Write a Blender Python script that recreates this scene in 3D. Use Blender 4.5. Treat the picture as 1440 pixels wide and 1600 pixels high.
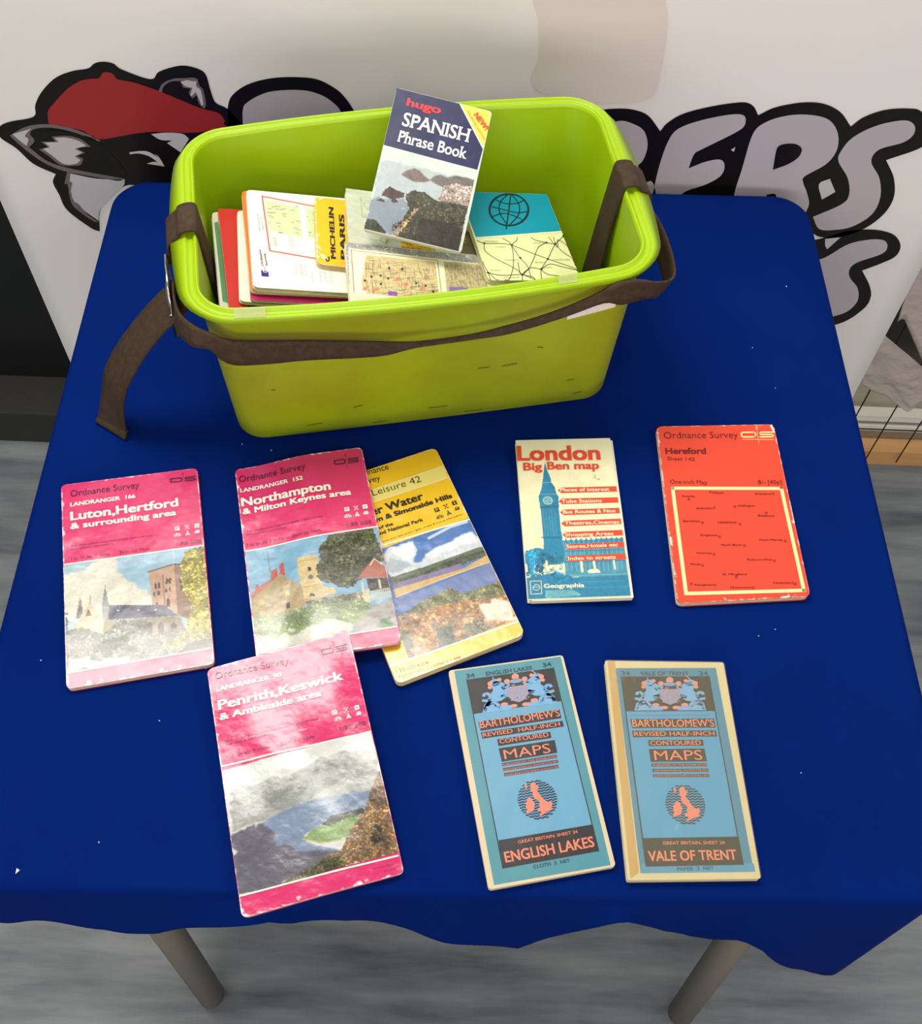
import bpy, bmesh, math, random
import numpy as np
from mathutils import Vector, Matrix
for o in list(bpy.data.objects): bpy.data.objects.remove(o)
SC = bpy.context.scene
COL = SC.collection
TH = 0.70                      # height of the table top above the floor

# ---------------------------------------------------------------- camera
cam = bpy.data.cameras.new('camera'); camo = bpy.data.objects.new('camera', cam); COL.objects.link(camo)
PITCH = math.radians(55.81046); ROLL = math.radians(2.28168)
fw = Vector((0, math.cos(PITCH), -math.sin(PITCH))); rt = Vector((1, 0, 0)); up = rt.cross(fw)
r2 = rt*math.cos(ROLL)+up*math.sin(ROLL); u2 = -rt*math.sin(ROLL)+up*math.cos(ROLL)
camo.matrix_world = Matrix(((r2.x, u2.x, -fw.x, 0), (r2.y, u2.y, -fw.y, 0), (r2.z, u2.z, -fw.z, .99715+TH), (0, 0, 0, 1)))
cam.sensor_fit = 'VERTICAL'; cam.sensor_height = 24; cam.lens = 24*1732.867/1600
cam.shift_y = -(800-687.706)/1600; cam.clip_start = .02
SC.camera = camo
# ---------------------------------------------------------------- light
SC.view_settings.view_transform = 'Standard'; SC.view_settings.look = 'None'
SC.view_settings.gamma = 1; SC.view_settings.use_curve_mapping = False
SC.view_settings.exposure = -0.25
w = bpy.data.worlds.new('world'); SC.world = w; w.use_nodes = True
w.node_tree.nodes['Background'].inputs[0].default_value = (.80, .86, 1, 1)
w.node_tree.nodes['Background'].inputs[1].default_value = .38
def area(name, loc, sx, sy, power, col=(1, .95, .86), target=None):
    l = bpy.data.lights.new(name, 'AREA'); l.shape = 'RECTANGLE'; l.size = sx; l.size_y = sy; l.energy = power; l.color = col
    o = bpy.data.objects.new(name, l); COL.objects.link(o); o.location = loc
    if target is not None: o.rotation_euler = (Vector(target)-Vector(loc)).to_track_quat('-Z', 'Y').to_euler()
    return o
HC = TH+1.9                    # ceiling height of the light panels
area('ceiling_panel_light', (-.50, 1.0, HC), 1.35, .56, 39)
area('ceiling_panel_light', (1.9, 1.08, HC), 1.2, .30, 12)
area('ceiling_panel_light', (-.52, -.9, HC), 1.5, .30, 14)
area('ceiling_panel_light', (1.9, -.9, HC), 1.2, .30, 12)
area('ceiling_panel_light', (-3.0, .1, HC), 1.2, .30, 12)
area('banner_fill_light', (.2, -3.1, 1.75), 3.6, 1.3, 62, (1, .93, .86), (0, 1.1, 1.0))  # unseen fill light, added to brighten the banner from the front

sp = bpy.data.lights.new('added_banner_spot', 'SPOT'); sp.energy = 34; sp.color = (1, .80, .70); sp.spot_size = math.radians(40); sp.spot_blend = 1; sp.shadow_soft_size = .25  # added spot that warms the dim middle of the banner
so = bpy.data.objects.new('added_banner_spot', sp); COL.objects.link(so); so.location = (.1, -.9, 2.4)
so.rotation_euler = (Vector((.06, 1.1, .98))-so.location).to_track_quat('-Z', 'Y').to_euler()

CORN = {
  'luton': [(-0.4133, 0.5955, 0.008), (-0.2764, 0.6231, 0.008), (-0.2239, 0.406, 0.008), (-0.3564, 0.3751, 0.008)],
  'north': [(-0.2364, 0.6222, 0.009), (-0.1049, 0.6511, 0.018), (-0.049, 0.4293, 0.0208), (-0.1826, 0.4022, 0.009)],
  'yellow': [(-0.1476, 0.6047, 0.01), (-0.0271, 0.6598, 0.01), (0.0689, 0.4471, 0.0115), (-0.0505, 0.3915, 0.0115)],
  'penrith': [(-0.2275, 0.3956, 0.018), (-0.0989, 0.4352, 0.0295), (-0.0338, 0.2247, 0.009), (-0.1662, 0.1836, 0.008)],
  'london': [(0.0586, 0.6733, 0.01), (0.1609, 0.6811, 0.01), (0.1733, 0.491, 0.013), (0.072, 0.4846, 0.009)],
  'heref': [(0.2123, 0.6995, 0.009), (0.3414, 0.7087, 0.009), (0.3521, 0.5008, 0.009), (0.2191, 0.4873, 0.009)],
  'lakes': [(-0.0033, 0.4084, 0.008), (0.1052, 0.4288, 0.008), (0.1472, 0.2368, 0.008), (0.0385, 0.2137, 0.008)],
  'trent': [(0.1449, 0.4238, 0.01), (0.2581, 0.4268, 0.01), (0.2704, 0.2309, 0.01), (0.1563, 0.2252, 0.01)],
  'spanish': [(-0.0781, 0.9118, 0.2766), (0.0181, 0.9013, 0.2603), (-0.0073, 0.7671, 0.1965), (-0.1036, 0.7776, 0.2128)],
  'green': [(-0.2666, 0.8304, 0.1759), (-0.1436, 0.8579, 0.1444), (-0.1138, 0.7242, 0.1437), (-0.2369, 0.6966, 0.1752)],
  'redbook': [(-0.2591, 0.8296, 0.1821), (-0.1364, 0.8591, 0.1506), (-0.1047, 0.7258, 0.1493), (-0.2273, 0.6963, 0.1809)],
  'whitemap': [(-0.2384, 0.8261, 0.1842), (-0.1043, 0.8479, 0.1503), (-0.0839, 0.7246, 0.1513), (-0.218, 0.7028, 0.1853)],
  'magenta': [(-0.2313, 0.8288, 0.1883), (-0.041, 0.8664, 0.1398), (-0.0159, 0.7399, 0.1399), (-0.2062, 0.7022, 0.1884)],
  'orange': [(-0.2349, 0.8433, 0.195), (-0.0451, 0.8835, 0.1465), (-0.0166, 0.7485, 0.1461), (-0.2064, 0.7082, 0.1946)],
  'os': [(-0.229, 0.8395, 0.2002), (-0.0385, 0.8763, 0.1517), (-0.013, 0.7447, 0.1519), (-0.2035, 0.7079, 0.2004)],
  'mich': [(-0.1607, 0.8442, 0.1903), (-0.0404, 0.8598, 0.16), (-0.0277, 0.7646, 0.1616), (-0.148, 0.749, 0.1918)],
  'grey': [(-0.1304, 0.8574, 0.1892), (0.0185, 0.8782, 0.1517), (0.0324, 0.7811, 0.153), (-0.1166, 0.7604, 0.1906)],
  'city': [(-0.1227, 0.7736, 0.1984), (0.0307, 0.7972, 0.1596), (0.0443, 0.7102, 0.1606), (-0.1091, 0.6867, 0.1994)],
  'cyan': [(-0.0132, 0.8775, 0.1735), (0.0828, 0.9052, 0.1486), (0.1175, 0.7831, 0.1461), (0.0214, 0.7554, 0.171)],
  'lowmap': [(-0.1783, 0.7271, 0.1668), (-0.0646, 0.7521, 0.1377), (-0.056, 0.7131, 0.1375), (-0.1697, 0.688, 0.1666)],
}
ART = {
 'luton': [
  ('R','photo',[(-0.0002,0.4195),(1.0168,0.4255),(1.0076,0.9253),(-0.0027,0.9275)]),
  ('line',(250,240,220),0.01051,[(-0.0002,0.4179),(1.0172,0.4222)]),
  ('line',(250,240,220),0.01051,[(-0.0028,0.9304),(1.0085,0.9269)]),
  ('T','Ordnance Survey',(0.0656,0.071),(0.5676,0.0692),(0.061,0.0368),(62,18,45),0),
  ('T','LANDRANGER  166',(0.0635,0.1232),(0.5328,0.1219),(0.0607,0.1029),(250,240,225),0.03),
  ('T','Luton,Hertford',(0.0639,0.1967),(0.8372,0.1967),(0.0579,0.1532),(250,240,225),0.028),
  ('T','& surrounding area',(0.062,0.2428),(0.818,0.2434),(0.0578,0.213),(250,240,225),0.028),
  ('T','The all-purpose map with public rights of way',(0.0551,0.332),(0.642,0.3359),(0.0541,0.3247),(62,18,45),0),
  ('T','and tourist information',(0.0566,0.3491),(0.3605,0.3502),(0.0555,0.3418),(62,18,45),0),
  ('T','1¼ in to 1 mile  -  2cm to 1km',(0.0589,0.4017),(0.6103,0.4061),(0.0567,0.3864),(110,20,60),0),
  ('T','1:50 000',(0.8009,0.4034),(0.9875,0.4059),(0.7997,0.386),(110,20,60),0),
  ('oslogo',[(0.7952,0.0663),(0.9831,0.07),(0.9829,0.0417),(0.7957,0.0383)],(60,15,35)),
  ('icon',0,[(0.8185,0.3153)],0.03969,(250,240,225)),
  ('icon',1,[(0.8889,0.3156)],0.03969,(250,240,225)),
  ('icon',2,[(0.9621,0.3145)],0.03969,(250,240,225)),
  ('icon',3,[(0.8174,0.347)],0.03969,(250,240,225)),
  ('icon',4,[(0.8911,0.3477)],0.03969,(250,240,225)),
  ('icon',5,[(0.9607,0.3463)],0.03969,(250,240,225)),
  ('base',(148,182,200),0.05),
  ('poly',(208,206,188),0.06,0.03,[(-0.0054,0.411),(0.3611,0.4251),(0.3873,0.5319),(0.5719,0.6071),(0.6093,0.6897),(-0.0263,0.6963)]),
  ('poly',(150,178,190),0.04,0.03,[(-0.0156,0.3859),(0.284,0.4009),(0.136,0.4577),(-0.0183,0.4651)]),
  ('poly',(183,148,122),0.1,0,[(0.5937,0.5139),(0.776,0.4966),(0.7836,0.7439),(0.6093,0.6897)]),
  ('poly',(140,105,88),0.12,0,[(0.7737,0.4964),(0.8891,0.5166),(0.8642,0.78),(0.7776,0.7471)]),
  ('line',(90,65,58),0.01167,[(0.5913,0.5152),(0.7761,0.495),(0.8443,0.5038)]),
  ('line',(120,85,70),0.007,[(0.6913,0.5402),(0.6926,0.6988)]),
  ('line',(225,225,225),0.0035,[(0.7818,0.4196),(0.7737,0.4964)]),
  ('poly',(70,50,45),0,0,[(0.6263,0.6035),(0.6284,0.5815),(0.6382,0.573),(0.6463,0.5834),(0.6442,0.6054)]),
  ('poly',(70,50,45),0,0,[(0.6501,0.6029),(0.6522,0.5809),(0.6621,0.5724),(0.6701,0.5828),(0.668,0.6048)]),
  ('poly',(70,50,45),0,0,[(0.7071,0.5883),(0.7093,0.5662),(0.7193,0.5576),(0.7273,0.5681),(0.7251,0.5902)]),
  ('poly',(70,50,45),0,0,[(0.7299,0.5876),(0.7321,0.5654),(0.7422,0.5569),(0.7502,0.5673),(0.7479,0.5895)]),
  ('poly',(70,50,45),0,0,[(0.6152,0.6386),(0.6166,0.6233),(0.625,0.6176),(0.6322,0.625),(0.6307,0.6403)]),
  ('poly',(70,50,45),0,0,[(0.647,0.6358),(0.6484,0.6204),(0.6569,0.6147),(0.6641,0.6221),(0.6626,0.6374)]),
  ('poly',(70,50,45),0,0,[(0.7007,0.6289),(0.7023,0.6136),(0.7096,0.6077),(0.7157,0.615),(0.7142,0.6304)]),
  ('poly',(70,50,45),0,0,[(0.7271,0.6254),(0.7287,0.6101),(0.7361,0.6042),(0.7422,0.6115),(0.7406,0.6269)]),
  ('poly',(70,50,45),0,0,[(0.8048,0.5908),(0.807,0.5708),(0.817,0.5632),(0.8251,0.5727),(0.8229,0.5927)]),
  ('poly',(70,50,45),0,0,[(0.8267,0.5899),(0.8289,0.5699),(0.8378,0.5622),(0.8448,0.5716),(0.8425,0.5916)]),
  ('poly',(70,50,45),0,0,[(0.8073,0.6309),(0.8095,0.6111),(0.8217,0.6038),(0.8321,0.6135),(0.8298,0.6333)]),
  ('poly',(70,50,45),0,0,[(0.7015,0.6998),(0.7048,0.6672),(0.7196,0.6547),(0.7316,0.6701),(0.7282,0.7027)]),
  ('poly',(70,50,45),0,0,[(0.6259,0.6915),(0.6275,0.6753),(0.6392,0.6695),(0.6497,0.6777),(0.6481,0.6939)]),
  ('poly',(120,118,112),0.1,0,[(0.0762,0.6887),(0.1113,0.5848),(0.1332,0.695)]),
  ('poly',(200,186,156),0.08,0,[(0.092,0.698),(0.1772,0.623),(0.2495,0.6964),(0.2814,0.7114),(0.2701,0.8051),(0.0125,0.8057),(0.0257,0.7398)]),
  ('poly',(120,60,50),0.2,0,[(0.1413,0.6844),(0.1649,0.6487),(0.1847,0.6854)]),
  ('line',(110,100,90),0.00467,[(0.1801,0.5883),(0.178,0.6269)]),
  ('poly',(72,74,96),0.08,0,[(0.2855,0.6449),(0.6824,0.6883),(0.7775,0.7487),(0.2756,0.7162)]),
  ('poly',(140,140,135),0.1,0,[(0.2582,0.6434),(0.2861,0.5465),(0.3062,0.6487),(0.2996,0.7173),(0.2594,0.7128)]),
  ('disc',(190,195,205),[(0.3679,0.6802),(0.5085,0.6942),(0.6269,0.7048)],0.007),
  ('poly',(150,138,118),0.15,0,[(0.2646,0.7172),(0.7886,0.7499),(0.848,0.8706),(0.2584,0.8188)]),
  ('poly',(95,80,75),0.1,0,[(0.5551,0.8222),(0.5598,0.7693),(0.5809,0.7563),(0.5993,0.7737),(0.5945,0.8266)]),
  ('poly',(95,80,75),0.1,0,[(0.6317,0.8308),(0.6367,0.7779),(0.6581,0.7648),(0.6764,0.7823),(0.6712,0.8353)]),
  ('poly',(95,80,75),0.1,0,[(0.7195,0.8408),(0.725,0.7877),(0.7466,0.7747),(0.7649,0.7922),(0.7592,0.8452)]),
  ('foliage',[(118,122,112),(90,94,84),(150,152,140),(70,72,62)],[(-0.0116,0.7356),(0.1226,0.7356),(0.2607,0.7814),(0.3735,0.7255),(0.5589,0.7538),(0.5748,0.8244),(0.7987,0.8114),(1.0166,0.8743),(1.0096,0.927),(-0.0049,0.9287)],900,0.01284),
  ('poly',(200,200,190),0.1,0.05,[(0.0205,0.8732),(0.4376,0.8916),(0.413,0.9297),(0.0184,0.9241)]),  # pale glare painted over the lower-left bushes
  ('foliage',[(175,158,62),(140,132,50),(110,108,42),(200,185,95)],[(0.811,0.5448),(0.8635,0.4362),(1.0143,0.4269),(1.0136,0.897),(0.8582,0.8793),(0.8328,0.8075),(0.877,0.719),(0.8297,0.6349)],700,0.01284),
  ('foliage',[(165,155,80),(90,88,50)],[(0.6583,0.8756),(0.8405,0.8391),(1.015,0.8433),(1.0123,0.8892),(0.7221,0.9017)],120,0.01051),
  ('foliage',[(60,60,48),(40,38,32)],[(0.8353,0.8843),(1.0133,0.8816),(1.0079,0.923),(0.7639,0.9254)],120,0.01051),
  ('foliage',[(50,45,42),(80,78,70)],[(-0.0075,0.6527),(0.0182,0.6555),(0.019,0.9096),(-0.0025,0.9217)],80,0.01051),
 ],
 'north': [
  ('R','photo',[(0.0091,0.4412),(0.9999,0.4378),(1.0019,0.9253),(0.008,0.9318)]),
  ('line',(250,240,220),0.01007,[(0.0094,0.439),(1.0007,0.4349)]),
  ('line',(250,240,220),0.01007,[(0.0094,0.9353),(1.0024,0.9266)]),
  ('T','Ordnance Survey',(0.022,0.0735),(0.5422,0.0781),(0.0197,0.0397),(62,18,45),0),
  ('T','LANDRANGER  152',(0.0241,0.1299),(0.5079,0.1318),(0.0226,0.11),(250,240,225),0.03),
  ('T','Northampton',(0.0231,0.2046),(0.7038,0.2094),(0.0199,0.1616),(250,240,225),0.028),
  ('T','& Milton Keynes area',(0.0247,0.2483),(0.8507,0.2501),(0.0223,0.219),(250,240,225),0.028),
  ('T','The all-purpose map with public rights of way',(0.0334,0.3412),(0.6156,0.3457),(0.0328,0.3336),(62,18,45),0),
  ('T','and tourist information',(0.0306,0.3574),(0.3285,0.3629),(0.0303,0.3499),(62,18,45),0),
  ('T','1¼ in to 1 mile  -  2cm to 1km',(0.0295,0.4156),(0.5788,0.4182),(0.0282,0.3993),(110,20,60),0),
  ('T','1:50 000',(0.7757,0.4143),(0.962,0.415),(0.7759,0.3965),(110,20,60),0),
  ('oslogo',[(0.767,0.081),(0.955,0.0825),(0.9578,0.0516),(0.7679,0.05)],(60,15,35)),
  ('icon',0,[(0.7982,0.3243)],0.04253,(250,240,225)),
  ('icon',1,[(0.867,0.3253)],0.04253,(250,240,225)),
  ('icon',2,[(0.9364,0.324)],0.04253,(250,240,225)),
  ('icon',3,[(0.7958,0.3585)],0.04253,(250,240,225)),
  ('icon',4,[(0.8681,0.3576)],0.04253,(250,240,225)),
  ('icon',5,[(0.9349,0.3569)],0.04253,(250,240,225)),
  ('base',(118,165,192),0.04),
  ('line',(90,90,95),0.00448,[(0.1697,0.4566),(0.169,0.5619)]),
  ('line',(90,90,95),0.00336,[(0.1358,0.4949),(0.2256,0.5001)]),
  ('poly',(182,78,62),0.1,0,[(0.1739,0.5589),(0.2211,0.5503),(0.2174,0.5964),(0.169,0.6011)]),
  ('poly',(182,78,62),0.1,0,[(0.2433,0.535),(0.2748,0.5316),(0.2731,0.5925),(0.2349,0.5878)]),
  ('poly',(170,95,75),0.1,0,[(0.0062,0.6588),(0.0751,0.6251),(0.237,0.5774),(0.1715,0.6156),(0.0238,0.6784)]),
  ('poly',(175,90,70),0.1,0,[(0.0505,0.6151),(0.0775,0.6113),(0.079,0.6326),(0.0463,0.6392)]),
  ('poly',(168,148,108),0.12,0,[(0.0073,0.6833),(0.1612,0.6144),(0.2436,0.5817),(0.3895,0.6689),(0.396,0.7336),(0.376,0.786),(0.1001,0.7734),(0.0142,0.7631)]),
  ('poly',(215,195,140),0.08,0,[(0.2556,0.6681),(0.287,0.6684),(0.2841,0.6924),(0.2549,0.6924)]),
  ('poly',(70,60,50),0.1,0,[(0.252,0.7266),(0.2801,0.7266),(0.2776,0.7537),(0.2506,0.7539)]),
  ('poly',(198,178,124),0.1,0,[(0.3764,0.5347),(0.3832,0.5232),(0.5239,0.5281),(0.5309,0.743),(0.3864,0.7394),(0.3861,0.6699),(0.3702,0.6469)]),
  ('line',(150,130,90),0.0056,[(0.3817,0.5448),(0.5195,0.5472)]),
  ('line',(150,130,90),0.00448,[(0.3909,0.6719),(0.5362,0.6776)]),
  ('poly',(60,55,50),0.1,0,[(0.4458,0.5814),(0.47,0.5822),(0.4686,0.6021),(0.4447,0.6006)]),
  ('disc',(110,95,85),[(0.4557,0.6311)],0.01791),
  ('poly',(60,58,50),0.1,0,[(0.4213,0.7229),(0.4352,0.7072),(0.4606,0.7103),(0.4676,0.725)]),
  ('foliage',[(52,62,42),(78,82,52),(35,42,30),(98,98,68)],[(0.5839,0.4784),(0.6457,0.4453),(0.7463,0.4317),(0.8225,0.4299),(0.9594,0.4433),(1.0018,0.6101),(0.8904,0.6108),(0.8082,0.679),(0.7263,0.7111),(0.6445,0.7047),(0.6082,0.6828),(0.5113,0.6499),(0.5037,0.5921),(0.5466,0.5542),(0.5406,0.5024)],1100,0.01455),
  ('poly',(200,180,130),0.15,0,[(0.5337,0.6878),(0.6132,0.7044),(0.6174,0.7293),(0.5333,0.7329)]),
  ('poly',(48,46,42),0.2,0,[(0.8437,0.6834),(1.0137,0.6935),(1.0125,0.7597),(0.8519,0.7472)]),
  ('poly',(168,96,76),0.1,0,[(0.7865,0.6743),(0.9168,0.5925),(1.0078,0.6431),(1.0188,0.6941)]),
  ('line',(230,225,210),0.00783,[(0.8895,0.6215),(0.9275,0.5924),(0.9793,0.6253)]),
  ('line',(200,195,175),0.01567,[(0.8128,0.7007),(0.8066,0.7417)]),
  ('line',(200,195,175),0.01567,[(0.9339,0.6978),(0.9331,0.7362)]),
  ('foliage',[(105,108,88),(140,138,110),(75,80,60)],[(0.3965,0.7406),(0.8007,0.7445),(0.7956,0.7818),(0.4069,0.7863)],220,0.01231),
  ('line',(150,140,110),0.00672,[(0.3879,0.7327),(0.7815,0.7387)]),
  ('poly',(195,186,150),0.08,0,[(0.8025,0.7378),(0.8507,0.7332),(0.8458,0.7981),(0.7965,0.797)]),
  ('line',(195,190,170),0.00672,[(0.8579,0.7445),(0.8547,0.7923)]),
  ('line',(195,190,170),0.00672,[(0.8713,0.7447),(0.8672,0.7918)]),
  ('line',(195,190,170),0.00672,[(0.8848,0.745),(0.8798,0.7913)]),
  ('line',(195,190,170),0.00672,[(0.8982,0.7452),(0.8924,0.7907)]),
  ('line',(195,190,170),0.00672,[(0.9117,0.7454),(0.9049,0.7902)]),
  ('line',(195,190,170),0.00672,[(0.9252,0.7457),(0.9175,0.7896)]),
  ('line',(195,190,170),0.00672,[(0.9386,0.7459),(0.9301,0.7891)]),
  ('line',(195,190,170),0.00672,[(0.9521,0.7462),(0.9426,0.7885)]),
  ('line',(195,190,170),0.00672,[(0.9655,0.7464),(0.9552,0.788)]),
  ('line',(195,190,170),0.00672,[(0.979,0.7467),(0.9678,0.7875)]),
  ('line',(195,190,170),0.00672,[(0.9924,0.7469),(0.9804,0.7869)]),
  ('line',(195,190,170),0.00672,[(0.8539,0.7475),(0.9934,0.7435)]),
  ('poly',(125,145,92),0.12,0,[(0.0092,0.7625),(0.3782,0.7761),(0.7946,0.7851),(0.863,0.8172),(0.9093,0.8701),(0.7921,0.9228),(-0.0005,0.9341)]),
  ('foliage',[(120,142,88),(165,172,128),(95,118,70)],[(0.0092,0.7625),(0.3805,0.7661),(0.7956,0.7818),(0.863,0.8172),(0.711,0.8464),(0.229,0.8493),(0.0031,0.8558)],420,0.01007),
  ('poly',(148,142,138),0.08,0,[(0.854,0.8128),(1.0123,0.7942),(1.004,0.9282),(0.6885,0.9303),(0.4852,0.9326),(0.7553,0.8719)]),
  ('poly',(80,120,72),0.1,0.02,[(0.8798,0.8834),(0.9587,0.876),(0.9657,0.9203),(0.8833,0.9237)]),
  ('poly',(205,205,190),0.06,0.05,[(-0.0068,0.8546),(0.5007,0.8683),(0.6988,0.8918),(0.6672,0.9344),(0.0039,0.9379)]),  # whitish glare painted along the foot of the picture
  ('line',(60,50,40),0.00448,[(0.0086,0.8365),(0.0833,0.9179)]),
 ],
 'yellow': [
  ('R','photo',[(0.2966,0.3912),(1.0127,0.4136),(1.0027,0.9351),(-0.0026,0.916)]),
  ('poly0',(232,216,120),[(0.1128,0.1061),(0.9899,0.1083),(0.9844,0.1751),(0.1151,0.168)]),
  ('line',(250,240,190),0.00528,[(0.1128,0.1061),(0.9899,0.1083)]),
  ('line',(250,240,190),0.00528,[(0.1151,0.168),(0.9844,0.1751)]),
  ('line',(252,245,225),0.01188,[(0.2962,0.3876),(1.0155,0.4098)]),
  ('line',(252,245,225),0.01188,[(-0.0044,0.9187),(1.0034,0.9377)]),
  ('T','Ordnance',(0.2949,0.0205),(0.5803,0.0326),(0.3017,-0.0106),(30,22,15),0),
  ('T','Survey',(0.2874,0.0652),(0.484,0.0736),(0.2941,0.0344),(30,22,15),0),
  ('T','Leisure 42',(0.377,0.1389),(0.7775,0.1496),(0.3833,0.1051),(30,22,15),-0.008),
  ('T','er Water',(0.31,0.2323),(0.7338,0.2385),(0.3156,0.1942),(30,22,15),0.028),
  ('T','am & Simonside Hills',(0.286,0.2695),(0.9472,0.2789),(0.2892,0.2466),(30,22,15),0.04),
  ('T','of the',(0.3188,0.308),(0.4298,0.3113),(0.3214,0.2934),(30,22,15),0.03),
  ('T','and National Park',(0.2873,0.3359),(0.6581,0.3414),(0.2895,0.3198),(30,22,15),0.03),
  ('T','pose area with public rights of way & tourist information',(0.3046,0.3748),(0.9627,0.3779),(0.3054,0.3676),(30,22,15),0),
  ('T','1:25 000 scale',(0.0268,0.9563),(0.2647,0.9665),(0.0288,0.9423),(30,22,15),0),
  ('T','4 cm to 1 km - 2½ inches to 1 mile',(0.0268,0.9804),(0.4947,0.9959),(0.0283,0.9672),(30,22,15),0),
  ('icon',0,[(0.7933,0.3112)],0.04487,(30,22,15)),
  ('icon',1,[(0.87,0.3106)],0.04487,(30,22,15)),
  ('icon',2,[(0.9446,0.3076)],0.04487,(30,22,15)),
  ('icon',3,[(0.7915,0.3469)],0.04487,(30,22,15)),
  ('icon',4,[(0.869,0.3448)],0.04487,(30,22,15)),
  ('icon',5,[(0.945,0.3395)],0.04487,(30,22,15)),
  ('base',(58,108,178),0.05),
  ('poly',(205,212,218),0.08,0.02,[(0.2629,0.4385),(0.3336,0.4118),(0.4025,0.4086),(0.5136,0.4228),(0.5218,0.4637),(0.4601,0.501),(0.5125,0.5217),(0.5561,0.4975),(0.6582,0.4865),(0.7844,0.4807),(0.9001,0.4722),(0.9819,0.4733),(0.9961,0.5642),(0.7663,0.5802),(0.2457,0.5445)]),
  ('poly',(238,238,235),0.05,0.02,[(0.3567,0.4171),(0.5111,0.4266),(0.4977,0.4754),(0.4025,0.4878),(0.3549,0.4597)]),
  ('poly',(170,180,190),0.06,0.02,[(0.2712,0.466),(0.4,0.4915),(0.4399,0.5304),(0.2716,0.5253)]),
  ('poly',(228,230,230),0.05,0.02,[(0.5536,0.5012),(0.7844,0.4807),(0.9645,0.4782),(0.9773,0.5163),(0.7575,0.518),(0.5701,0.535)]),
  ('line',(190,205,220),0.02376,[(0.6433,0.4308),(0.8336,0.4127),(0.9686,0.4169)]),
  ('poly',(88,100,78),0.1,0,[(0.2425,0.5455),(0.5177,0.5526),(0.7851,0.5545),(0.9088,0.5528),(1.0162,0.5558),(1.0203,0.6044),(0.7504,0.6021),(0.2469,0.5823)]),
  ('foliage',[(48,60,42),(70,82,55)],[(0.275,0.5597),(0.5279,0.5762),(0.7771,0.5656),(1.0138,0.577),(1.0059,0.6054),(0.7504,0.6021),(0.2743,0.5803)],260,0.01188),
  ('poly',(120,108,150),0.12,0,[(0.2483,0.5801),(0.7814,0.5965),(0.7885,0.6236),(0.2438,0.6064)]),
  ('poly',(198,162,98),0.08,0,[(0.2396,0.603),(0.7885,0.6236),(1.0098,0.6003),(1.0108,0.6383),(0.7239,0.6383),(0.2347,0.6397)]),
  ('poly',(98,118,168),0.05,0,[(0.2234,0.6469),(0.475,0.6517),(1.0126,0.6413),(1.015,0.7351),(0.6511,0.7379),(0.2175,0.6943)]),
  ('line',(220,190,130),0.00792,[(0.2315,0.6406),(0.7265,0.6347),(1.0108,0.6383)]),
  ('foliage',[(175,125,75),(148,102,60),(198,158,105),(128,88,52)],[(0.1932,0.7209),(0.5957,0.7415),(1.0071,0.7625),(1.0173,0.9369),(0.7617,0.9253),(0.2559,0.9284),(-0.0024,0.91)],1300,0.01452),
  ('foliage',[(98,112,62),(75,85,50),(150,135,75)],[(0.2719,0.7191),(0.3879,0.7014),(0.634,0.6886),(0.7068,0.7344),(1.0007,0.736),(1.0082,0.8043),(0.7818,0.7765),(0.5906,0.7485),(0.4133,0.7398),(0.1997,0.7304)],380,0.0132),
  ('foliage',[(80,98,78),(60,75,55)],[(0.1636,0.7936),(0.2226,0.7916),(0.2111,0.883),(0.13,0.8718)],70,0.0132),
  ('foliage',[(80,98,78),(62,78,60),(110,120,95)],[(0.4109,0.8355),(0.5206,0.8452),(0.5109,0.9298),(0.3817,0.9308)],100,0.0132),
  ('foliage',[(80,98,78),(60,75,55)],[(0.6097,0.866),(0.7531,0.8673),(0.7728,0.9279),(0.5699,0.92)],80,0.0132),
  ('foliage',[(62,40,30),(85,55,40),(50,34,28)],[(-0.0184,0.8293),(0.1801,0.8913),(0.19,0.9322),(-0.0013,0.9178)],160,0.01452),
  ('poly',(225,215,195),0.1,0.03,[(0.7774,0.8),(0.9916,0.817),(1.0002,0.9249),(0.7936,0.9008)]),  # glare painted as a pale patch at lower right
 ],
 'penrith': [
  ('R','photo',[(-0.0007,0.4205),(1.0149,0.4505),(0.9919,0.9305),(-0.0025,0.9125)]),
  ('line',(252,245,228),0.01049,[(-0.0027,0.4178),(1.0134,0.4405)]),
  ('line',(252,245,228),0.01049,[(-0.0044,0.9205),(0.9917,0.934)]),
  ('T','Ordnance Survey',(0.0464,0.0544),(0.5586,0.0659),(0.0422,0.0245),(62,18,45),0),
  ('T','LANDRANGER  90',(0.0476,0.1096),(0.4907,0.1154),(0.0447,0.0914),(250,240,225),0.03),
  ('T','Penrith,Keswick',(0.0439,0.1861),(0.8914,0.2008),(0.038,0.1478),(250,240,225),0.028),
  ('T','& Ambleside area',(0.0407,0.2302),(0.7287,0.2444),(0.0367,0.2034),(250,240,225),0.028),
  ('T','The all-purpose map with public rights of way',(0.0525,0.3225),(0.6761,0.3359),(0.0515,0.316),(62,18,45),0),
  ('T','and tourist information',(0.0517,0.3371),(0.3479,0.3464),(0.0509,0.3306),(62,18,45),0),
  ('T','1¼ in to 1 mile  -  2cm to 1km',(0.0492,0.3932),(0.6284,0.4054),(0.047,0.3788),(110,20,60),0),
  ('T','1:50 000',(0.8033,0.4035),(0.9763,0.4078),(0.8027,0.3883),(110,20,60),0),
  ('oslogo',[(0.7856,0.0744),(0.9652,0.0823),(0.9687,0.0524),(0.7845,0.0438)],(60,15,35)),
  ('T','Derwent Water',(0.8193,0.9595),(0.9583,0.9614),(0.819,0.9547),(130,15,60),0),
  ('T','Cumbria',(0.884,0.9778),(0.955,0.979),(0.8838,0.973),(130,15,60),0),
  ('icon',0,[(0.7904,0.3253)],0.03673,(250,240,225)),
  ('icon',1,[(0.8678,0.3282)],0.03673,(250,240,225)),
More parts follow.
